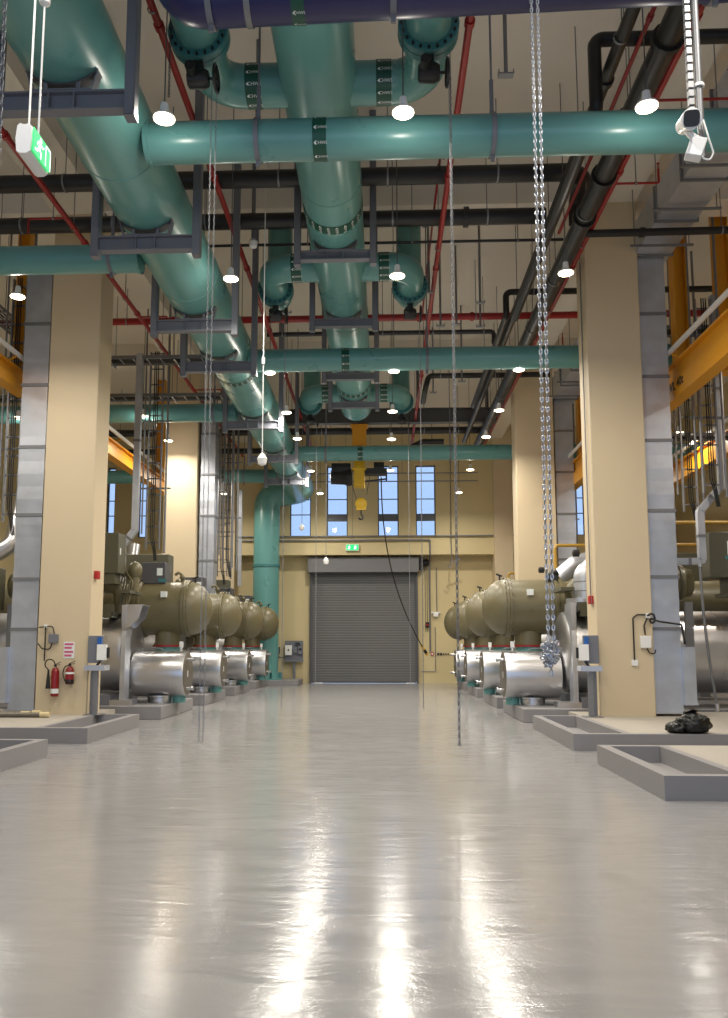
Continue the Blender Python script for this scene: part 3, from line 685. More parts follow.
# ---------------------------------------------------------------- galvanised ducts
def vduct(x0, x1, y0, y1, zt, dirx, label, boot=True, hz=True, ylen=12.):
    t = thing('air_duct', ((x0+x1)/2, (y0+y1)/2, .25), label, 'duct')
    rd = MB(); zs_ = [.62]
    while zs_[-1] < zt - .3: zs_ += [zs_[-1] + .26]
    zs_[-1] = zt
    vs = []
    for k, z in enumerate(zs_):
        o_ = .006 if k % 2 else 0.
        vs += [(x0-o_, y0-o_, z), (x1+o_, y0-o_, z), (x1+o_, y1+o_, z), (x0-o_, y1+o_, z)]
    fs = [(4*k+i, 4*k+(i+1) % 4, 4*k+4+(i+1) % 4, 4*k+4+i) for k in range(len(zs_)-1) for i in range(4)]
    rd.add(vs, fs + [(3, 2, 1, 0), tuple(4*(len(zs_)-1)+i for i in range(4))]).build('riser_duct', GALV, t, ang=2)
    for z in (1.9, 2.9, 4.2, 5.6, 6.9, 8.2):
        if z < zt: MB().box((x0-.025, y0-.025, z-.035), (x1+.025, y1+.025, z+.0)).box((x0-.02, y0-.02, z+.0), (x1+.02, y1+.02, z+.03)).build('flange_joint', GALVD, t)
    MB().box((x0-.05, y0-.05, .30), (x1+.05, y1+.05, .34)).box((x0, y0, .34), (x1, y1, .62)).build('foot_collar', GALV, t)
    xs = x1 if dirx > 0 else x0-.22
    MB().box((xs, y0-.12, .5), (xs+.22, y1, 1.55)).box((xs - .02, y0-.14, .46), (xs+.24, y1+.02, .5)).build('side_grille_box', GALV, t)
    if hz:
        b = MB()
        b.box((x0-.06, y0-ylen, zt), (x1+.14, y1, zt+.62)); b.build('ceiling_duct', GALV, t)
        y = y0-.05
        while y > y0 - ylen:
            MB().box((x0-.10, y-.04, zt-.04), (x1+.18, y, zt+.66)).build('duct_joint', GALVD, t); y -= 1.35
        y = y0-.6
        while y > y0 - ylen:
            hr = MB()
            for xx in (x0-.22, x1+.3): hr.cyl((xx, y, zt-.08), (xx, y, ZC-.005), .01, n=6)
            hr.bar((x0-.3, y, zt-.08), (x1+.38, y, zt-.08), .04, .04).build('duct_hanger', GALVD, t); y -= 1.35
    else:
        MB().box((x0-.05, y0-.05, zt), (x1+.05, y1+.05, zt+.06)).build('top_collar', GALVD, t)
    return t
vduct(5.15, 5.68, 16.15, 16.65, 9.42, 1, 'galvanised air duct standing beside the thick column near the black bag')
vduct(-7.40, -6.875, 16.2, 16.7, 9.35, -1, 'galvanised air duct standing beside the extinguisher column', hz=False)
vduct(5.31, 5.86, 25.2, 25.75, 9.2, 1, 'galvanised air duct standing beside the second column past the hanging chain', ylen=4.6)
vduct(-5.70, -5.25, 25.15, 25.65, 8.8, 1, 'galvanised air duct standing beside the second column past the extinguishers', hz=False)

# ---------------------------------------------------------------- chillers
def chiller(side, x0, y0, label, group):
    """local frame: u away from the aisle, v along the hall, z up"""
    tf = (lambda p: Vector((x0 + p.x, y0 + p.y, p.z))) if side > 0 else (lambda p: Vector((x0 - p.x, y0 + p.y, p.z)))
    t = thing('water_chiller', (x0 + side*3, y0+1.4, .28), label, 'chiller', group)
    B = lambda: MB(tf)
    EV, EZ, DO = 1.25, .94, -.22
    # evaporator end box (drum by the aisle)
    dm = B().lathe((DO, EV, EZ), (1, 0, 0), [(.0, .48), (.0, .512), (.04, .52), (.28, .52), (.28, .526), (.31, .526), (.31, .52), (1.2, .52)], 48).build('evaporator_drum', STEEL, t)
    B().lathe((DO+.0, EV, EZ), (1, 0, 0), [(-.012, .48), (.0, .50), (.03, .50)], 48).build('end_plate', STEELD, dm)
    for dv, dz in ((-.12, .33), (-.12, -.33)):
        B().lathe((DO+0.01, EV+dv, EZ+dz), (-1, 0, 0), [(0, .035), (.14, .035), (.14, .055), (.18, .055)], 14).build('pipe_stub', STEEL, dm)
    B().box((DO-.018, EV-.09, EZ-.07), (DO-.012, EV-.04, EZ+.07)).build('rating_label', WHITE, dm)
    B().lathe((.42, EV, .28), (0, 0, 1), [(0, .30), (.02, .27), (.12, .27), (.13, .29), (.17, .29)], 32).build('support_pot', STEEL, t)
    B().cyl((DO+.2, EV+.06, .28), (DO+.2, EV+.06, .52), .15, n=24).build('drain_nozzle', TEAL, t)
    B().tube([(.3, EV-.15, EZ+.49), (.35, EV-.2, EZ+.58), (.75, EV-.2, EZ+.58), (.88, EV-.2, EZ+.3)], .012, 8, fil=.1).build('vent_tube', GALVD, t)
    # support plate with gusset
    far = side > 0
    poly = [(.22, .36), (.75, .36), (.75, 2.1), (.22, 2.1)]
    B().prism([(.25, .36), (.62, .36), (.62, 1.75), (.9, 2.1), (.9, 2.48), (.25, 2.48), (.25, 2.1), (.32, 1.9), (.25, 1.75)], (.95 if not far else 1.1, 0, 0), (0, 1, 0), (0, 0, 1), .1).build('support_plate', GALV, t)
    if not far:
        gs = [(.0, 2.46), (-.36, 2.46), (-.29, 2.2), (-.1, 2.0), (.0, 1.96)]
        B().prism(gs, (.96, .3, 0), (1, 0, 0), (0, 0, 1), .03).prism(gs, (.96, .8, 0), (1, 0, 0), (0, 0, 1), .03).box((.58, .27, 2.46), (.96, .83, 2.49)).box((.92, .3, 1.96), (.96, .8, 2.46)).build('gusset_bracket', STEEL, t)
    B().box((.75, .2, .28), (1.25, .62, .40)).build('plate_foot', STEEL, t)
    # evaporator shell
    sh = B().lathe((1.02, EV, 1.44), (1, 0, 0), [(0, .55), (.03, .8), (.08, .88), (.16, .9), (1.48, .9), (1.48, .908), (1.52, .908), (1.52, .9), (3.28, .9), (3.28, .908), (3.32, .908), (3.32, .9), (4.48, .9)], 56).build('evaporator_shell', STEEL, t)
    for u in (2.05, 3.5, 4.6): B().box((u, EV-.95, 1.4), (u+.16, EV-.86, 2.5)).build('shell_strap', GALVD, sh)
    B().box((1.25, .2, .28), (1.5, 2.3, .5)).box((5.2, .2, .28), (5.45, 2.3, .56)).build('foot_beam', GREYS, t)
    B().prism([(.25, .36), (2.2, .36), (2.2, 2.3), (.25, 2.3)], (5.5, 0, 0), (0, 1, 0), (0, 0, 1), .1).build('tube_sheet', GALVD, t)
    # condenser
    CV, CZ_ = 2.25, 2.49
    wb = B().lathe((0, CV, CZ_), (1, 0, 0), [(.06, .645), (1.12, .645)], 48).build('condenser_drum', OLIVE, t)
    B().lathe((0, CV, CZ_), (-1, 0, 0), [(-.02, .655), (.06, .65), (.2, .615), (.34, .52), (.45, .37), (.525, .18), (.55, .0)], 48).build('dished_head', OLIVE, wb)
    fl = B().lathe((-.04, CV, CZ_), (1, 0, 0), [(0, .65), (0, .695), (.055, .695), (.055, .67), (.065, .67), (.065, .695), (.12, .695), (.12, .64)], 48, False).build('head_flange', OLIVE, wb)
    bt = B()
    for k in range(28):
        a = 2*PI*k/28; bt.cyl((-.06, CV+.675*math.cos(a), CZ_+.675*math.sin(a)), (.1, CV+.675*math.cos(a), CZ_+.675*math.sin(a)), .012, n=6)
    bt.build('bolt_ring', OLIVED, fl)
    B().lathe((1.08, CV, CZ_), (1, 0, 0), [(0, .64), (0, .70), (.06, .70), (.06, .675), (.1, .675), (.1, .72), (.18, .72), (.18, .6)], 48, False).build('tube_sheet_flange', OLIVE, t)
    B().lathe((1.2, CV, CZ_), (1, 0, 0), [(0, .6), (4.3, .6)], 48).build('condenser_shell', OLIVE, t)
    B().box((.42, CV-.655, CZ_+.24), (.56, CV-.56, CZ_+.38)).build('rating_plate', WHITE, wb)
    B().cyl((.5, CV-.6, CZ_-.1), (.5, CV-.68, CZ_-.1), .02, n=8).build('vent_plug', OLIVED, wb)
    B().cyl((-.12, CV, CZ_+.6), (-.12, CV, CZ_+.76), .02, n=8).bar((-.2, CV, CZ_+.78), (-.06, CV, CZ_+.73), .04, .04).build('air_vent', BLACKP, wb)
    nz = B().lathe((.52, CV, 1.60), (0, 0, 1), [(0, .34), (.05, .34), (.05, .31), (.42, .31)], 32).build('water_nozzle', OLIVE, t)
    B().lathe((.52, CV, 1.555), (0, 0, 1), [(0, .37), (.045, .37)], 32).build('red_gasket_flange', RED, nz)
    B().cyl((.52, CV, .28), (.52, CV, 1.555), .30, n=32).build('water_pipe', TEAL, nz)
    B().box((.04, CV-.48, 1.54), (.12, CV-.40, 1.68)).box((.06, CV-.46, .28), (.1, CV-.42, 1.54)).build('flow_switch', WHITEP, t)
    # compressor train on top
    cp = B().lathe((1.75, .95, 2.95), (1, 0, 0), [(0, .15), (.04, .36), (.25, .52), (.5, .55), (.62, .42), (.7, .40), (1.9, .40), (1.95, .33), (2.1, .3)], 36).build('compressor', OLIVE, t)
    rb = B()
    for k in range(9): u = 2.5 + k*.13; rb.lathe((u, .95, 2.95), (1, 0, 0), [(0, .40), (0, .43), (.04, .43), (.04, .40)], 32, False)
    rb.build('motor_fin', OLIVED, cp)
    B().tube([(1.78, .95, 2.95), (1.3, .95, 2.95), (1.3, .95, 2.3)], .17, 20, fil=.24).build('suction_elbow', OLIVE, t)
    B().tube([(2.1, 1.35, 3.2), (2.1, 1.9, 3.2), (2.1, 2.15, 2.9)], .14, 18, fil=.2).build('discharge_pipe', OLIVE, t)
    for k in range(6 if side < 0 else 0):
        u = 1.0 + .09*k; B().tube([(u, .55 + .08*k, 2.55), (u - .1, .5 + .1*k, 3.0 + .05*k), (u+.15, .7 + .09*k, 3.3 + .06*(k % 3)), (u + .5, .9, 3.1)], .022, 8, fil=.12).build('oil_hose', OLIVE, t)
    B().box((.9, .3, 2.75), (1.2, 1.3, 2.82)).box((1.25, .3, 2.32), (2.9, .36, 2.5)).box((1.3, .28, 2.2), (1.5, 1.7, 2.34)).box((2.6, .28, 2.2), (2.8, 1.7, 2.6)).build('compressor_frame', OLIVED, t)
    if side < 0: B().sph((.95, .8, 3.3), .17, 14, 9, (1, 1, 1.2)).cyl((.95, .8, 2.8), (.95, .8, 3.3), .1, n=12).build('filter_drum', OLIVE, t)
    if side < 0:
        pn = B().box((1.12, .1, 3.18), (2.3, .62, 4.08)).build('starter_panel', OLIVED, t, bevel=.015)
        B().box((1.115, .2, 3.6), (1.12, .27, 3.75)).build('panel_latch', WHITE, pn)
        B().box((1.2, .15, 2.95), (2.2, .55, 3.18)).build('panel_stand', OLIVED, t)
        cpnl = B().box((.56, 1.95, 3.08), (1.12, 2.45, 3.6)).build('control_panel', DKGREY, t, bevel=.012)
        B().box((.62, 1.942, 3.28), (.76, 1.95, 3.46)).build('panel_label', WHITE, cpnl)
        B().box((.52, 1.942, 3.12), (.72, 1.95, 3.2)).build('display', TEALD, cpnl)
        B().tube([(.2, CV, 3.1), (.2, CV, 3.3), (.28, CV-.1, 3.38), (.36, CV-.1, 3.3)], .035, 10, fil=.06).sph((.2, CV, 3.25), .07).build('relief_valve', OLIVE, t)
        bx = B().box((3.75, -.1, 2.35), (5.0, .35, 3.3)).build('power_box', OLIVED, t, bevel=.015)
        B().box((3.9, -.05, 1.9), (4.9, .3, 2.35)).build('power_box_stand', GREYS, t)
        el = B().tube([(5.2, .4, 3.62), (4.1, .4, 3.62), (3.75, .6, 3.9), (3.75, 1.0, 5.0)], .2, 22, fil=.3).build('clad_suction_pipe', STEEL, t)
        for u in (4.2, 4.45, 4.7): B().lathe((u, .4, 3.62), (1, 0, 0), [(0, .2), (0, .207), (.03, .207), (.03, .2)], 22, False).build('cladding_seam', GALVD, el)
        B().tube([(4.6, .4, 3.3), (4.6, .4, 3.45)], .08, 12).build('pipe_post', GREYS, t)
    else:
        el = B().tube([(1.52, .75, 2.3), (1.52, .75, 3.12), (2.25, .75, 3.75), (3.0, .8, 3.95)], .24, 26, fil=.2).build('clad_suction_pipe', GALV, t)
        B().lathe((1.45, .75, 2.3), (0, 0, 1), [(0, .34), (.3, .34), (.31, .24)], 26).build('clad_collar', GALV, el)
        for z in (2.75, 2.95): B().lathe((1.52, .75, z), (0, 0, 1), [(0, .24), (0, .247), (.02, .247), (.02, .24)], 26, False).build('cladding_seam', GALVD, el)
        B().lathe((1.32, .95, 3.62), (1, 0, 0), [(0, .05), (.02, .08), (.14, .08), (.16, .03)], 16).box((.95, 1.9, 3.08), (1.2, 2.2, 3.22)).cyl((.98, 2.05, 3.2), (1.2, 2.05, 3.3), .09, n=12).build('actuator_motor', BLACK, t)
        B().sph((1.75, .85, 3.15), .15, 14, 9).build('brass_valve', GOLD, t)
        B().tube([(1.77, .9, 2.6), (1.77, .9, 4.28), (6.2, .9, 4.28)], .045, 12, fil=.1).build('gas_pipe', GOLD, t)
        pn = B().box((4.08, .35, 3.02), (5.6, 1.0, 4.0)).build('starter_panel', OLIVED, t, bevel=.015)
        B().box((4.46, .344, 3.5), (4.9, .35, 3.8)).build('panel_label', WHITE, pn)
        B().box((4.4, .344, 3.41), (4.9, .35, 3.48)).build('name_strip', TEALD, pn)
        B().box((4.5, .4, 2.7), (4.6, .95, 3.02)).box((5.7, .4, 2.7), (5.8, .95, 3.02)).box((4.4, .35, 2.62), (5.9, 1.0, 2.7)).build('panel_stand', OLIVED, t)
    return t
labR = ['olive topped steel chiller closest on the hanging chain side, knotted chain before its drum', 'olive topped steel chiller second from the thick column on the chain side',
        'olive topped steel chiller third from the thick column on the chain side', 'olive topped steel chiller next to the end wall on the chain side']
labL = ['olive topped steel chiller just past the extinguisher column, grey control panel on top', 'olive topped steel chiller second from the extinguisher column',
        'olive topped steel chiller third from the extinguisher column', 'olive topped steel chiller beside the tall teal standpipe']
cr0 = chiller(1, 2.87, PY_R[0], labR[0], 'water chillers on the chain side')
for i in range(1, 4): copy_tree(cr0, (2.87+3, PY_R[i]+1.4, .28), labR[i])
cl0 = chiller(-1, -4.76, PY_L[0], labL[0], 'water chillers on the extinguisher side')
for i in range(1, 4): copy_tree(cl0, (-4.76-3, PY_L[i]+1.4, .28), labL[i])

# ---------------------------------------------------------------- vertical cable ladders and trunking
def ladder(x, y, z0, z1, wd, label, feed=None):
    t = thing('cable_ladder', (x, y, z0), label, 'cable ladder')
    r = MB()
    for k in (-1, 1): r.box((x+k*wd/2-.015, y-.04, z0), (x+k*wd/2+.015, y+.04, z1))
    z = z0 + .15
    while z < z1: r.box((x-wd/2, y-.02, z), (x+wd/2, y+.02, z+.03)); z += .42
    r.build('rails', GALVD, t)
    c = MB()
    for k in range(3): c.tube([(x+(k-1)*wd*.14, y-.05, z1), (x+(k-1)*wd*.14, y-.05, z0+.3), (x+(k-1)*.03 + .06, y-.05, z0), (x+(k-1)*.03 + .1, y-.05, z0-.3)], .014, 8, fil=.1)
    c.build('cables', BLACK, t)
    h = MB().cyl((x-wd/2-.12, y, z0+.4), (x-wd/2-.12, y, ZC), .022, n=8).cyl((x+wd/2+.14, y, z0-.1), (x+wd/2+.14, y, ZC), .03, n=8).bar((x-wd/2-.2, y+.06, z0+1.6), (x+wd/2+.25, y+.06, z0+1.6), .04, .04).bar((x-wd/2-.2, y+.06, z0+3.4), (x+wd/2+.25, y+.06, z0+3.4), .04, .04)
    h.build('support_strut', GALVD, t)
ladder(-5.95, 20.9, 4.05, 9.3, .34, 'vertical cable ladder dropping to the closest chiller past the extinguisher column')
ladder(-4.95, 25.9, 4.05, 9.3, .3, 'vertical cable ladder dropping just past the second cream column and its duct')
ladder(-5.75, 29.1, 4.05, 9.3, .34, 'vertical cable ladder dropping near the tall teal standpipe')
ladder(-7.95, 17.1, 4.2, 9.6, .3, 'vertical cable ladder in front of the yellow post beside the galvanised duct')
ladder(-8.45, 16.2, 4.2, 9.6, .3, 'vertical cable ladder at the picture edge beside the galvanised duct')
ladder(6.75, 17.0, 4.7, 8.85, .32, 'vertical cable ladder crossing behind the lettered yellow beam')
ladder(7.2, 19.4, 4.7, 8.85, .32, 'vertical cable ladder further behind the lettered yellow beam')
ladder(6.3, 28.2, 4.3, 9.3, .32, 'vertical cable ladder beyond the second column duct')
def trunking(pts, w, label, m=None):
    t = thing('trunking', pts[-1], label, 'trunking')
    MB().tube(pts, w*.707, 4, fil=.05, seg=2, ph=PI/4).build('channel', m or GALV, t, ang=30)
    for a, c in zip(pts, pts[1:]):
        a, c = Vector(a), Vector(c); mid = (a+c)/2; d = (c-a).normalized()
        MB().bar(mid-d*.03, mid+d*.03, w+.02, w+.02, up=(0, 1, 0)).build('joint_cover', GALVD, t)
trunking([(-6.2, 20.2, 9.0), (-6.2, 20.2, 4.45), (-6.5, 20.2, 4.05), (-6.5, 20.2, 3.62)], .15, 'galvanised trunking with a bent foot lit by a lamp beyond the extinguisher column')
trunking([(-5.35, 30.4, 7.4), (-5.35, 30.4, 3.8)], .12, 'slim galvanised trunking standing beside the tall teal standpipe')
trunking([(6.02, 17.2, 3.3), (6.56, 17.2, 3.3), (6.56, 17.2, 4.35), (7.05, 17.2, 4.9), (7.05, 17.2, 9.0)], .14, 'galvanised trunking with stepped bends beside the duct near the black bag')
t = thing('flexible_hose', (6.35, 17.0, 3.1), 'ribbed steel hose hanging from the trunking down to the slab behind the bag', 'hose')
pts = [Vector((6.42 + .2*(k/20)**2, 16.95 - .0*k, 3.2 - 2.8*k/20)) for k in range(21)]
MB().tube(pts, .028, 10).build('hose', GALVD, t)
MB().cyl(pts[0] + Vector((0, 0, -.03)), pts[0] + Vector((0, 0, .06)), .04, n=12).cyl(pts[-1] + Vector((0, 0, -.12)), pts[-1] + Vector((0, 0, .03)), .045, n=12).build('end_fitting', STEEL, t)

# ---------------------------------------------------------------- chains
t = thing('hoist_chain', (1.3, 6.5, 1.3), 'heavy double zinc chain hanging to a knotted clump', 'chain')
cx, cy = 1.30, 6.5
for k, dx in enumerate((-.02, .02)):
    MB().chain((cx+.01+dx*1.6, cy + dx*.3, ZC-.15), (cx-.005+dx, cy, 1.56), .052, .032, .0062, 5).build('strand', CHAINM, t)
kn = MB()
for k in range(70):
    a = rnd.random()*2*PI; zz = rnd.uniform(-.09, .075); rr = .075*math.sqrt(max(.1, 1-(zz/.11)**2))*rnd.uniform(.4, 1)
    d = Vector((rnd.uniform(-1, 1), rnd.uniform(-1, 1), rnd.uniform(-1, 1))); n2 = d.orthogonal()
    kn.link((cx - .01 + rr*math.cos(a), cy + rr*math.sin(a), 1.50+zz + rr*.1*math.cos(a)), d, n2, .064, .040, .007, 5)
kn.build('knot', CHAINM, t)
MB().chain((cx-.01, cy, 1.43), (cx-.008, cy, 1.32), .064, .040, .007, 5).build('tail', CHAINM, t)
MB().box((cx-.1, cy-.06, ZC-.16), (cx+.1, cy+.06, ZC-.02)).build('ceiling_anchor', GREYS, t)
def pull(x, y, z0, z1, gap, label, L=.05):
    t = thing('pull_chain', (x, y, z0), label, 'chain')
    for s in (-1, 1): MB().chain((x+s*gap/2, y, z1), (x+s*gap/2*.8, y, z0+.06), L, .022, .0036, 4).build('strand', GALVD, t)
    MB().chain((x-gap/2*.8, y, z0+.06), (x+gap/2*.8, y, z0+.06), L, .022, .0036, 4).build('loop', GALVD, t)
pull(-2.03, 9.25, .45, 8.4, .06, 'slim looped pull chain with two strands apart, hanging near the chiller drums')
pull(.82, 9.25, .42, 8.4, .016, 'slim looped pull chain hanging closest to the middle of the aisle')
for x, y, z0, lb in ((-2.03, 16.5, .35, 'thin far pull chain from the second valve pair, on the drum side of the shutter'), (.77, 16.5, .35, 'thin far pull chain from the second valve pair, beside the middle chain'),
                    (-2.03, 24.65, .4, 'thin far pull chain before the shutter edge nearest the control stand'), (.77, 24.65, .4, 'thin far pull chain before the shutter beside the black cable')):
    t = thing('pull_chain', (x, y, z0), lb, 'chain')
    MB().chain((x, y, 8.4), (x, y, z0), .06, .022, .005, 4).build('strand', GALVD, t)
t = thing('sling_chain', (-2.6, 4.2, 5.0), 'thin steel chain at the picture corner beside the exit sign', 'chain')
MB().chain((-2.17, 4.2, ZC-.05), (-2.11, 4.2, 3.3), .05, .03, .005, 5).build('strand', GALVD, t)
MB().box((-2.22, 4.15, ZC-.06), (-2.12, 4.25, ZC)).build('ceiling_anchor', GREYS, t)
t = thing('sling_chain', (-3.05, 9.0, 8), 'dark chain above the closest lamp beside the slanting trunk', 'chain')
MB().chain((-2.55, 9.12, ZC-.02), (-2.55, 9.12, 8.1), .06, .034, .006, 4).build('strand', DKGREY, t)

# hanging sensors on thin cords
for x, y, z, lb in ((-2.1, 14.0, 4.68, 'white bulb sensor on a long cord before the slanting trunk end'), (-2.75, 27.5, 5.45, 'small white sensor on a cord before the end windows'), (-1.79, 25.5, 4.1, 'small white sensor on a cord above the shutter hood'), (-2.51, 15.2, 9.26, 'white capped grey conduit drop before the second branch valve')):
    t = thing('hanging_sensor', (x, y, z), lb, 'sensor')
    MB().cyl((x, y, z+.2), (x, y, ZC), .009 if z < 8 else .04, n=8).build('cord', WHITEP if z < 4.9 and y < 15 else GREYS, t)
    MB().lathe((x, y, z), (0, 0, 1), [(0, .03), (.02, .07), (.12, .09), (.17, .06), (.22, .02)], 14).build('sensor_body', WHITEP, t)
    if z < 5 and y < 15: MB().cyl((x, y, 6.5), (x, y, 6.62), .03, n=10).build('cord_joiner', WHITEP, t)

# ---------------------------------------------------------------- exit signs, camera
def exit_sign(t, c, L, H, W):
    """double-faced sign, length along y, faces +x/-x"""
    c = Vector(c)
    prof = [(-W/2, -H/2), (W/2*.5, -H/2), (W/2, -H/2+.02), (W/2, H/2-.02), (W/2*.5, H/2), (-W/2, H/2)]
    sec = [(-W*.42, -H*.42), (-W*.2, -H*.5), (W*.2, -H*.5), (W*.42, -H*.42), (W*.5, 0), (W*.42, H*.42), (W*.25, H*.5), (W*.12, H*.46), (-W*.12, H*.46), (-W*.25, H*.5), (-W*.42, H*.42), (-W*.5, 0)]
    MB().prism([(a, b) for a, b in sec], (c.x, c.y+L/2, c.z), (1, 0, 0), (0, 0, 1), L).build('sign_case', WHITEP, t)
    for s in (1,):
        x = c.x + s*(W*.5+.002)
        f = MB().box((min(x, x+s*.006), c.y-L*.46, c.z-H*.40), (max(x, x+s*.006), c.y+L*.46, c.z+H*.40)).build('sign_face', GREENE, t)
        xx = x + s*.008
        P = lambda a, b: (xx, c.y + a*s, c.z + b)
        g = MB()
        k = H
        # running figure, arrow and doorway
        g.add([P(-.02*k/.2 + .03*math.cos(q)*k/.2*.6, .05*k/.2 + .03*math.sin(q)*k/.2*.6) for q in [2*PI*i/12 for i in range(12)]], [tuple(range(12))])
        def stroke(a, b, w):
            a, b = Vector(a)*k/.2, Vector(b)*k/.2; d = (b-a).normalized(); nn = Vector((-d.y, d.x))*w*k/.2
            q = [a+nn, b+nn, b-nn, a-nn]; g.add([P(v.x, v.y) for v in q], [(0,1,2,3)])
        for a, b, w in (((-.025, .035), (-.04, -.015), .014), ((-.04, -.015), (-.01, -.035), .009), ((-.01, -.035), (-.015, -.07), .008), ((-.045, -.015), (-.07, -.045), .009), ((-.07, -.045), (-.1, -.045), .008), ((-.025, .03), (.01, .015), .007), ((.01, .015), (.03, .03), .006), ((-.03, .03), (-.06, .02), .007), ((-.06, .02), (-.07, -.005), .006)): stroke(a, b, w)
        for a, b, w in (((.06, -.07), (.06, .065), .006), ((.06, .065), (.13, .065), .006), ((.13, .065), (.13, -.07), .006)): stroke(a, b, w)
        g.build('pictogram', WHITEE, f)
t = thing('exit_sign', (-2.52, 5.55, 5.15), 'white and green lit exit sign hung on two rods', 'exit sign')
exit_sign(t, (-2.575, 5.62, 5.19), .31, .23, .12)
for y in (5.54, 5.70):
    MB().cyl((-2.575, y, 5.29), (-2.56, y, ZC), .008, n=8).build('hanging_rod', WHITEP, t)
MB().lathe((-2.572, 5.70, 6.42), (0, 0, 1), [(0, .015), (.02, .04), (.1, .045), (.12, .015)], 14).build('rod_coupler', WHITEP, t)
t = thing('exit_sign', (-1.36, 35.2, 5.75), 'small green lit exit sign above the shutter hood', 'exit sign')
MB().box((-1.62, 35.22, 5.66), (-1.06, 35.34, 5.94)).build('sign_case', WHITEP, t)
f = MB().box((-1.60, 35.21, 5.68), (-1.08, 35.22, 5.92)).build('sign_face', GREENE, t)
g = MB()
def q4(a, b, w):
    a, b = Vector(a), Vector(b); d = (b-a).normalized(); nn = Vector((-d.y, d.x))*w
    g.add([(v.x - 1.34, 35.207, v.y + 5.8) for v in (a+nn, b+nn, b-nn, a-nn)], [(0,1,2,3)])
for sx in (-.13, .13):
    for a, b, w in (((sx, .03), (sx-.02, -.03), .02), ((sx-.02, -.03), (sx+.03, -.08), .014), ((sx-.02, -.03), (sx-.07, -.07), .014), ((sx-.06, .03), (sx+.06, .01), .012), ((sx-.005, .06), (sx+.005, .085), .02)): q4(a, b, w)
g.build('pictogram', WHITEE, f)
MB().cyl((-1.5, 35.28, 5.94), (-1.34, 35.28, 6.3), .008, n=6).cyl((-1.2, 35.28, 5.94), (-1.34, 35.28, 6.3), .008, n=6).cyl((-1.34, 35.28, 6.3), (-1.34, 35.28, ZC), .008, n=6).build('hanging_rod', GALVD, t)

t = thing('security_camera', (2.4, 6.0, 5.4), 'white bullet camera with black front on a hanging steel pole', 'camera')
px, py = 2.46, 6.05
MB().cyl((px, py, 5.28), (px, py, ZC-.005), .026, n=14).build('pole', GALVD, t)
s2 = MB().box((px-.085, py+.012, 5.62), (px-.045, py+.02, ZC-.005))
for k in range(76): z = 5.64 + k*.071; s2.box((px-.085, py-.02, z), (px-.045, py+.012, z+.052))
s2.build('slotted_strut', GALVD, t)
for z in (5.86, 6.9): MB().lathe((px, py, z), (0, 0, 1), [(0, .028), (0, .042), (.025, .042), (.025, .028)], 14, False).build('pole_clip', WHITEP, t)
cd = Vector((-.12, -1, -.38)).normalized(); su = cd.cross(Vector((0, 0, 1))).normalized(); uu = su.cross(cd)
c0 = Vector((px-.14, py-.12, 5.50))
MB().lathe(c0 - cd*.16, cd, [(0, .04), (.02, .062), (.2, .068), (.21, .074), (.255, .074), (.26, .066)], 28).build('camera_body', WHITEP, t)
sq = [(.058*math.copysign(abs(math.cos(a))**.5, math.cos(a)), .058*math.copysign(abs(math.sin(a))**.5, math.sin(a))) for a in [2*PI*k/28 for k in range(28)]]
MB().prism(sq, c0 + cd*.094, su, uu, -.012).build('lens_glass', BLACK, t)
MB().tube([c0 - cd*.06 + Vector((0, 0, -.05)), c0 - cd*.04 + Vector((.03, 0, -.11)), (px-.05, py-.05, 5.40)], .026, 12, fil=.04).build('bracket', WHITEP, t)
MB().bar((px-.10, py-.06, 5.24), (px-.045, py-.06, 5.39), .12, .09, up=(.2, 1, 0)).build('junction_box', WHITEP, t, bevel=.008)
MB().tube([(px+.0, py-.05, 5.56), (px+.035, py-.06, 5.38), (px+.06, py-.06, 5.28), (px+.03, py-.06, 5.22), (px-.02, py-.06, 5.24), (px-.045, py-.06, 5.29)], .007, 8, fil=.04).build('cable', WHITEP, t)

# ---------------------------------------------------------------- small things on the columns
def cyl_ext(x, y, z, r, h, horn, label):
    t = thing('fire_extinguisher', (x, y, z), label, 'fire extinguisher')
    MB().lathe((x, y, z), (0, 0, 1), [(0, r*.8), (.01, r*.95), (.03, r), (h-.09, r), (h-.04, r*.8), (h, r*.35)], 24).build('cylinder', REDX, t)
    if not horn: MB().lathe((x, y, z-.004), (0, 0, 1), [(0, r*.85), (.03, r*1.03), (.08, r*1.03), (.09, r)], 24).build('base_ring', BLACK, t)
    MB().lathe((x, y, z + (.06 if horn else .19)), (0, 0, 1), [(0, r+.002), (.09 if horn else .04, r+.002)], 24, False).build('paper_label', WHITE, t)
    MB().cyl((x, y, z+h), (x, y, z+h+.05), .02, n=10).bar((x-.03, y, z+h+.04), (x+.1, y-.01, z+h+.1), .02, .012).bar((x-.03, y, z+h+.03), (x+.09, y-.01, z+h+.05), .02, .012).build('valve_handle', BLACK, t)
    if horn:
        MB().tube([(x, y, z+h+.03), (x-.04, y-.02, z+h+.14), (x-.16, y-.02, z+h+.16), (x-.22, y-.02, z+h+.04), (x-.12, y-.02, z+h-.06)], .012, 8, fil=.08).build('hose', BLACK, t)
        MB().lathe((x-.13, y-.02, z+h-.05), (0, 0, -1), [(0, .018), (.08, .022), (.36, .045)], 16).build('horn', BLACK, t)
    else:
        MB().tube([(x, y, z+h+.02), (x-.1, y-.02, z+h+.0), (x-.13, y-.02, z+.2), (x-.08, y-.02, z+.04), (x, y-.0, z+.05)], .011, 8, fil=.08).build('hose', BLACK, t)
    MB().box((x-.03, y+r-.005, z+h*.6), (x+.03, 16.052, z+h*.6+.05)).build('wall_bracket', BLACK, t)
cyl_ext(-6.37, 15.95, .60, .075, .56, True, 'tall red fire extinguisher with black horn on the cream column')
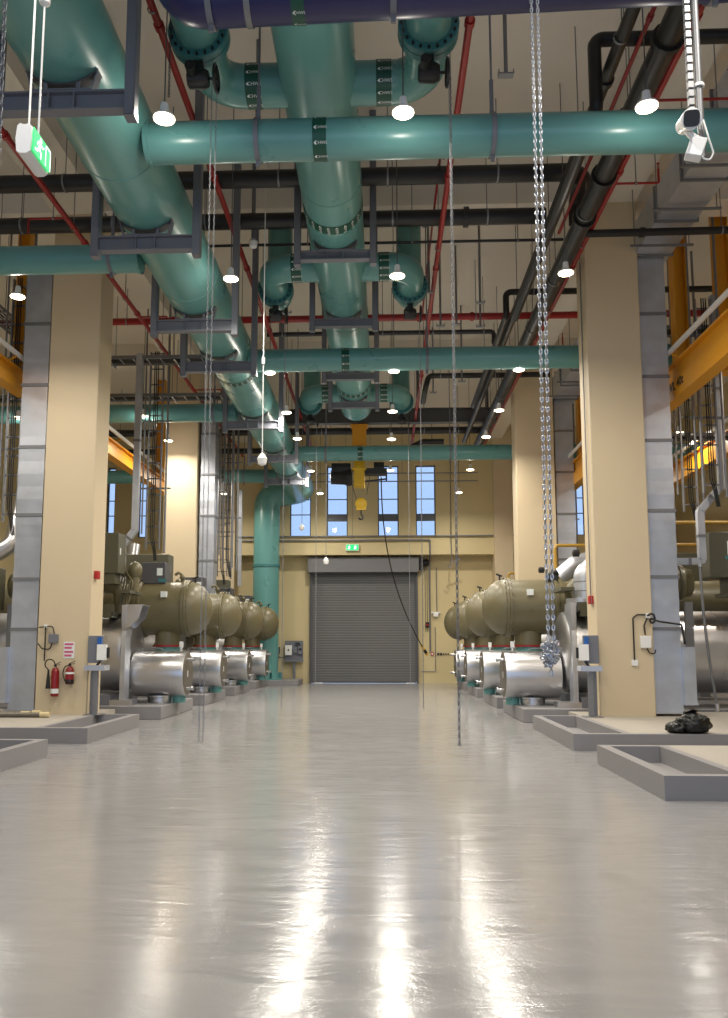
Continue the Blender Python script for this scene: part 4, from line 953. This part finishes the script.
cyl_ext(-6.09, 15.96, .84, .08, .34, False, 'short red fire extinguisher with black foot on the cream column')
t = thing('safety_notice', (-6.15, 16.04, 1.5), 'white and pink printed notice above the extinguishers', 'notice')
MB().box((-6.26, 16.04, 1.33), (-6.05, 16.05, 1.65)).build('sheet', WHITE, t)
p = MB()
for i, z in enumerate((1.60, 1.53, 1.45, 1.38)): p.box((-6.245, 16.036, z-.015), (-6.07 - .03*(i % 2), 16.04, z+.025))
p.build('printed_band', PINKP, t)
t = thing('junction_box', (-6.45, 16.0, 1.75), 'small grey junction box with looped conduits above the extinguishers', 'junction box')
MB().box((-6.55, 15.98, 1.63), (-6.37, 16.05, 1.80)).build('box', GREYS, t, bevel=.008)
MB().tube([(-6.75, 16.0, 1.93), (-6.62, 16.0, 1.95), (-6.48, 16.0, 1.95), (-6.44, 16.0, 1.8)], .012, 8, fil=.05).tube([(-6.76, 16.0, 1.62), (-6.68, 16.0, 1.52), (-6.52, 16.0, 1.5), (-6.48, 16.0, 1.63)], .012, 8, fil=.06).tube([(-6.62, 16.0, 1.95), (-6.62, 16.0, 1.28)], .014, 8).build('conduit', BLACK, t)
MB().box((-6.65, 15.99, 1.93), (-6.59, 16.05, 1.99)).build('tee_box', WHITEP, t)
t = thing('junction_box', (4.95, 15.9, 1.65), 'small pale junction box with looped black cable beside the galvanised duct', 'junction box')
MB().box((4.86, 15.93, 1.53), (5.06, 16.0, 1.76)).build('box', WHITEP, t, bevel=.01)
MB().tube([(4.74, 15.97, 1.3), (4.74, 15.97, 2.1), (4.82, 15.97, 2.16), (5.0, 15.97, 2.16)], .014, 8, fil=.05).tube([(4.96, 15.97, 1.78), (4.94, 15.96, 1.95), (5.02, 15.96, 2.14)], .014, 8, fil=.06).tube([(4.98, 15.97, 1.53), (5.02, 15.96, 1.44), (5.12, 15.96, 1.42), (5.14, 15.96, 1.5)], .012, 8, fil=.03).build('conduit', BLACK, t)
MB().tube([(5.0, 15.94, 2.14), (5.1, 15.9, 2.2), (5.14, 15.9, 2.05), (5.06, 15.9, 1.98), (5.02, 15.9, 2.1), (5.2, 15.88, 2.03), (5.62, 15.88, 1.97), (5.66, 15.88, 1.6)], .02, 8, fil=.05).build('cable', BLACK, t)
MB().box((4.69, 15.96, 1.2), (4.80, 16.0, 1.31)).build('socket', WHITEP, t)
MB().box((4.98, 15.93, 2.1), (5.06, 16.0, 2.19)).build('tee_box', WHITEP, t)
for x, z, lb, rod in ((-5.75, 2.98, 'red call point on the inner edge of the extinguisher column', False), (4.05, 2.46, 'red call point below a conduit on the inner edge of the column by the duct', True)):
    t = thing('call_point', (x, 16.3, z), lb, 'call point')
    s = 1 if x < 0 else -1
    MB().box((min(x, x+s*.06) - .02*(s > 0), 16.2, z-.08), (max(x, x+s*.06)+.019*(s < 0), 16.34, z+.08)).build('box', REDTAG, t, bevel=.006)
    if rod: MB().cyl((x-.01, 16.3, z+.08), (x-.01, 16.3, 10.4), .013, n=8).cyl((x-.02, 16.2, z+.06), (x-.02, 16.2, z-.12), .008, n=6).build('conduit', GALVD, t)

def ctl_stand(x, y, mx, label):
    """pedestal with an instrument board facing the aisle beside a column"""
    s = mx
    t = thing('control_stand', (x, y, .25), label, 'control stand')
    X = lambda a: x + s*a
    def bx(m, a0, y0, z0, a1, y1, z1): return m.box((min(X(a0), X(a1)), y0, z0), (max(X(a0), X(a1)), y1, z1))
    bx(bx(MB(), -.03, y-.04, .25, .05, y+.04, 1.12), -.14, y+.1, .25, -.07, y+.16, 1.12).build('post', GALVD, t)
    bx(MB(), -.2, y-.12, 1.1, .2, y+.2, 1.20).build('shelf_bracket', GALV, t)
    bx(MB(), -.18, y+.02, 1.24, .1, y+.12, 1.77).build('instrument_panel', GREYS, t, bevel=.01)
    g = bx(MB(), .04, y-.1, 1.30, .22, y-.02, 1.60); g.build('gauge_box', WHITEP, t)
    bx(MB(), .22, y-.06, 1.34, .26, y+.0, 1.54).build('sensor_block', BLACK, t)
    bx(MB(), .02, y-.04, 1.60, .10, y+.03, 1.74).build('blue_cap', BLUEP, t)
    MB().tube([(X(.1), y-.06, 1.30), (X(.1), y-.09, 1.26), (X(.04), y-.06, 1.2)], .025, 8, fil=.04).build('cable', BLACK, t)
    bx(MB(), -.2, y-.08, .25, .14, y+.2, .262).build('base_plate', GALVD, t)
ctl_stand(-5.58, 15.96, 1, 'galvanised instrument stand at the foot of the extinguisher column')
ctl_stand(3.87, 15.83, -1, 'galvanised instrument stand at the foot of the column by the black bag')
# control stand and fittings by the end wall
t = thing('control_stand', (-3.88, 35.7, 0), 'grey control panel on a single post beside the shutter door', 'control stand')
MB().box((-3.93, 35.82, 0), (-3.82, 35.9, .95)).build('post', GREYS, t)
MB().box((-4.32, 35.75, .92), (-3.48, 35.95, 1.0)).box((-4.3, 35.9, 1.0), (-3.5, 35.94, 1.82)).build('back_board', GREYS, t)
MB().box((-4.27, 35.74, 1.2), (-3.98, 35.9, 1.62)).build('meter_box', WHITEP, t, bevel=.01)
MB().box((-3.9, 35.76, 1.3), (-3.75, 35.9, 1.55)).box((-3.7, 35.76, 1.25), (-3.52, 35.9, 1.6)).box((-3.85, 35.78, 1.66), (-3.6, 35.9, 1.76)).build('switch_box', GREYS, t)
MB().box((-3.82, 35.75, 1.68), (-3.64, 35.78, 1.74)).box((-3.67, 35.755, 1.4), (-3.55, 35.76, 1.5)).box((-4.15, 35.735, 1.38), (-4.09, 35.74, 1.46)).build('display', BLACK, t)
MB().tube([(-4.3, 35.85, 1.1), (-4.55, 35.85, 1.1), (-4.6, 35.85, 1.4)], .03, 8, fil=.06).box((-4.66, 35.84, 1.25), (-4.5, 35.94, 1.55)).build('conduit', DKGREY, t)
run('steel_conduit', [(-9, 35.3, 6.12), (1.9, 35.3, 6.12), (2.0, 35.3, 6.12), (2.0, 35.3, 5.45), (2.0, 36.0, 5.3), (2.0, 36.03, 1.35)], .035, GALVD, 'grey conduit along the cream band, dropping beside the shutter', fil=.1, cat='conduit')
run('steel_conduit', [(-9, 35.3, 6.3), (6, 35.3, 6.3)], .03, GALVD, 'straight grey conduit just below the tall end windows', cat='conduit')
t = thing('door_operator', (1.75, 35.9, 5.1), 'black shutter motor with hand chain at the top corner of the door', 'motor')
MB().box((1.55, 35.75, 4.9), (1.72, 36.08, 5.4)).lathe((1.72, 35.9, 5.2), (1, 0, 0), [(0, .1), (.03, .15), (.2, .15), (.24, .1)], 16).build('motor', BLACK, t)
MB().cyl((1.8, 35.9, 2.2), (1.8, 35.9, 5.2), .012, n=6).cyl((1.88, 35.9, 2.2), (1.88, 35.9, 5.2), .012, n=6).build('hand_chain', BLACK, t)
t = thing('switch_bracket', (2.3, 36, 3.0), 'small beige switch bracket on the wall beside the shutter', 'switch')
MB().box((2.05, 35.98, 3.0), (2.45, 36.095, 3.06)).box((2.15, 35.95, 2.86), (2.36, 36.095, 3.0)).build('bracket', WHITEP, t)
MB().cyl((2.3, 36.05, 3.06), (2.3, 36.05, 5.0), .02, n=8).build('conduit', GALVD, t)
t = thing('isolator', (1.88, 36, 2.5), 'small red and black isolator box beside the shutter rail', 'switch')
MB().box((1.80, 36.0, 2.4), (1.97, 36.095, 2.62)).build('box', BLACK, t); MB().box((1.83, 35.98, 2.46), (1.94, 36.0, 2.55)).build('knob', REDTAG, t)
MB().tube([(2.22, 36.07, 2.4), (2.22, 36.07, .5), (1.6, 36.07, .5)], .015, 8, fil=.05).build('conduit', GALVD, t)
t = thing('call_point', (2.08, 36, 1.25), 'red call point on the end wall beside the yellow hoist control', 'call point')
MB().box((2.02, 36.04, 1.18), (2.14, 36.095, 1.34)).build('box', REDTAG, t); MB().box((2.05, 36.035, 1.22), (2.11, 36.04, 1.30)).build('glass', WHITE, t)
for i, x in enumerate((2.34, 2.46, 2.57, 2.67, 2.77)):
    t = thing('wall_socket', (x, 36.06, 1.25), 'small black wall socket, %s in the row starting at the red call point' % ORD[i], 'socket', 'row of sockets on the end wall')
    w_ = .045 if i < 2 else .028
    MB().box((x-w_, 36.05, 1.25-w_), (x+w_, 36.095, 1.25+w_)).build('box', BLACK, t); MB().box((x-w_*.5, 36.045, 1.25-w_*.5), (x+w_*.5, 36.05, 1.25+w_*.5)).build('face', DKGREY, t)
t = thing('hook_bracket', (2.95, 35.2, 5.2), 'small grey hook dropper hanging by the wall past the shutter motor', 'bracket')
MB().cyl((2.9, 35.2, 5.15), (2.9, 35.2, ZC), .018, n=8).build('rod', GALVD, t)
MB().bar((2.8, 35.2, 5.1), (3.3, 35.2, 5.3), .04, .04).tube([(2.9, 35.2, 5.15), (2.9, 35.2, 4.95), (2.8, 35.2, 4.9), (2.75, 35.2, 5.0)], .02, 8, fil=.06).build('hook', GALVD, t)

# ---------------------------------------------------------------- black bag and tubes on the slab
from mathutils import noise
t = thing('plastic_bag', (4.62, 13.0, .25), 'crumpled black plastic bag lying on the raised slab', 'bag')
def blob(cx, cy, cz, sx, sy, sz, seed):
    m = MB(); n, k = 40, 26; vs = []; fs = []
    for i in range(k+1):
        ph = PI*i/k
        for j in range(n):
            th = 2*PI*j/n
            d = Vector((math.sin(ph)*math.cos(th), math.sin(ph)*math.sin(th), math.cos(ph)))
            q = d*2.2 + Vector((seed, seed*2, 0))
            r = 1 + .22*noise.noise(q) + .16*(1-abs(noise.noise(q*2.3)))**2 - .1 + .06*noise.noise(q*6)
            z = max(cz + d.z*sz*r, .253)
            vs.append((cx + d.x*sx*r, cy + d.y*sy*r, z))
    for i in range(k):
        for j in range(n): jj = (j+1) % n; fs.append((i*n+j, (i+1)*n+j, (i+1)*n+jj, i*n+jj))
    return m.add(vs, fs)
blob(4.70, 13.0, .38, .26, .2, .17, 3.1).build('bag_body', BLACKBAG, t, ang=80)
blob(4.44, 12.97, .33, .15, .14, .10, 8.3).build('bag_lobe', BLACKBAG, t, ang=80)
kn = MB()
for k in range(7):
    a = -.9 + .3*k
    kn.lathe((4.68, 13.0, .48), (math.sin(a)*.8 - .15, .2*math.cos(k*2), 1), [(0, .05), (.08, .03), (.13, .05+.01*(k % 3)), (.15, .01)], 8)
kn.build('gathered_neck', BLACKBAG, t)
for i, (y, x1, z) in enumerate(((16.5, -7.15, .30), (15.75, -6.45, .30), (15.95, -6.75, .30))):
    lb = ['long drab steel tube lying on the slab behind the others', 'long drab steel tube lying foremost on the slab by the duct foot', 'long drab steel tube lying between the other two on the slab'][i]
    yy = [15.75, 15.35, 15.55][i]; x1 = [-6.62, -6.3, -6.75][i]
    t = thing('steel_tube', (x1-2, yy, .25), lb, 'tube', 'steel tubes on the slab')
    MB().cyl((x1-3.5, yy, .25+.047), (x1, yy, .25+.047), .045, n=16).build('tube', STEELD, t)
    MB().lathe((x1-.08, yy, .25+.052), (1, 0, 0), [(0, .046), (0, .052), (.16, .052), (.17, .03)], 16).build('end_cap', CREAM, t)

# ---------------------------------------------------------------- sky through the windows, view
w = bpy.data.worlds.new('dusk_sky'); SC.world = w; w.use_nodes = True
bg = w.node_tree.nodes['Background']; bg.inputs[0].default_value = (.46, .60, .87, 1); bg.inputs[1].default_value = 1.45
SC.view_settings.view_transform = 'Standard'; SC.view_settings.look = 'None'
SC.view_settings.exposure = 0; SC.view_settings.gamma = 1; SC.view_settings.use_curve_mapping = False
SC.cycles.use_denoising = True
SC.cycles.max_bounces = 8; SC.cycles.diffuse_bounces = 5; SC.cycles.glossy_bounces = 4; SC.cycles.sample_clamp_indirect = 6
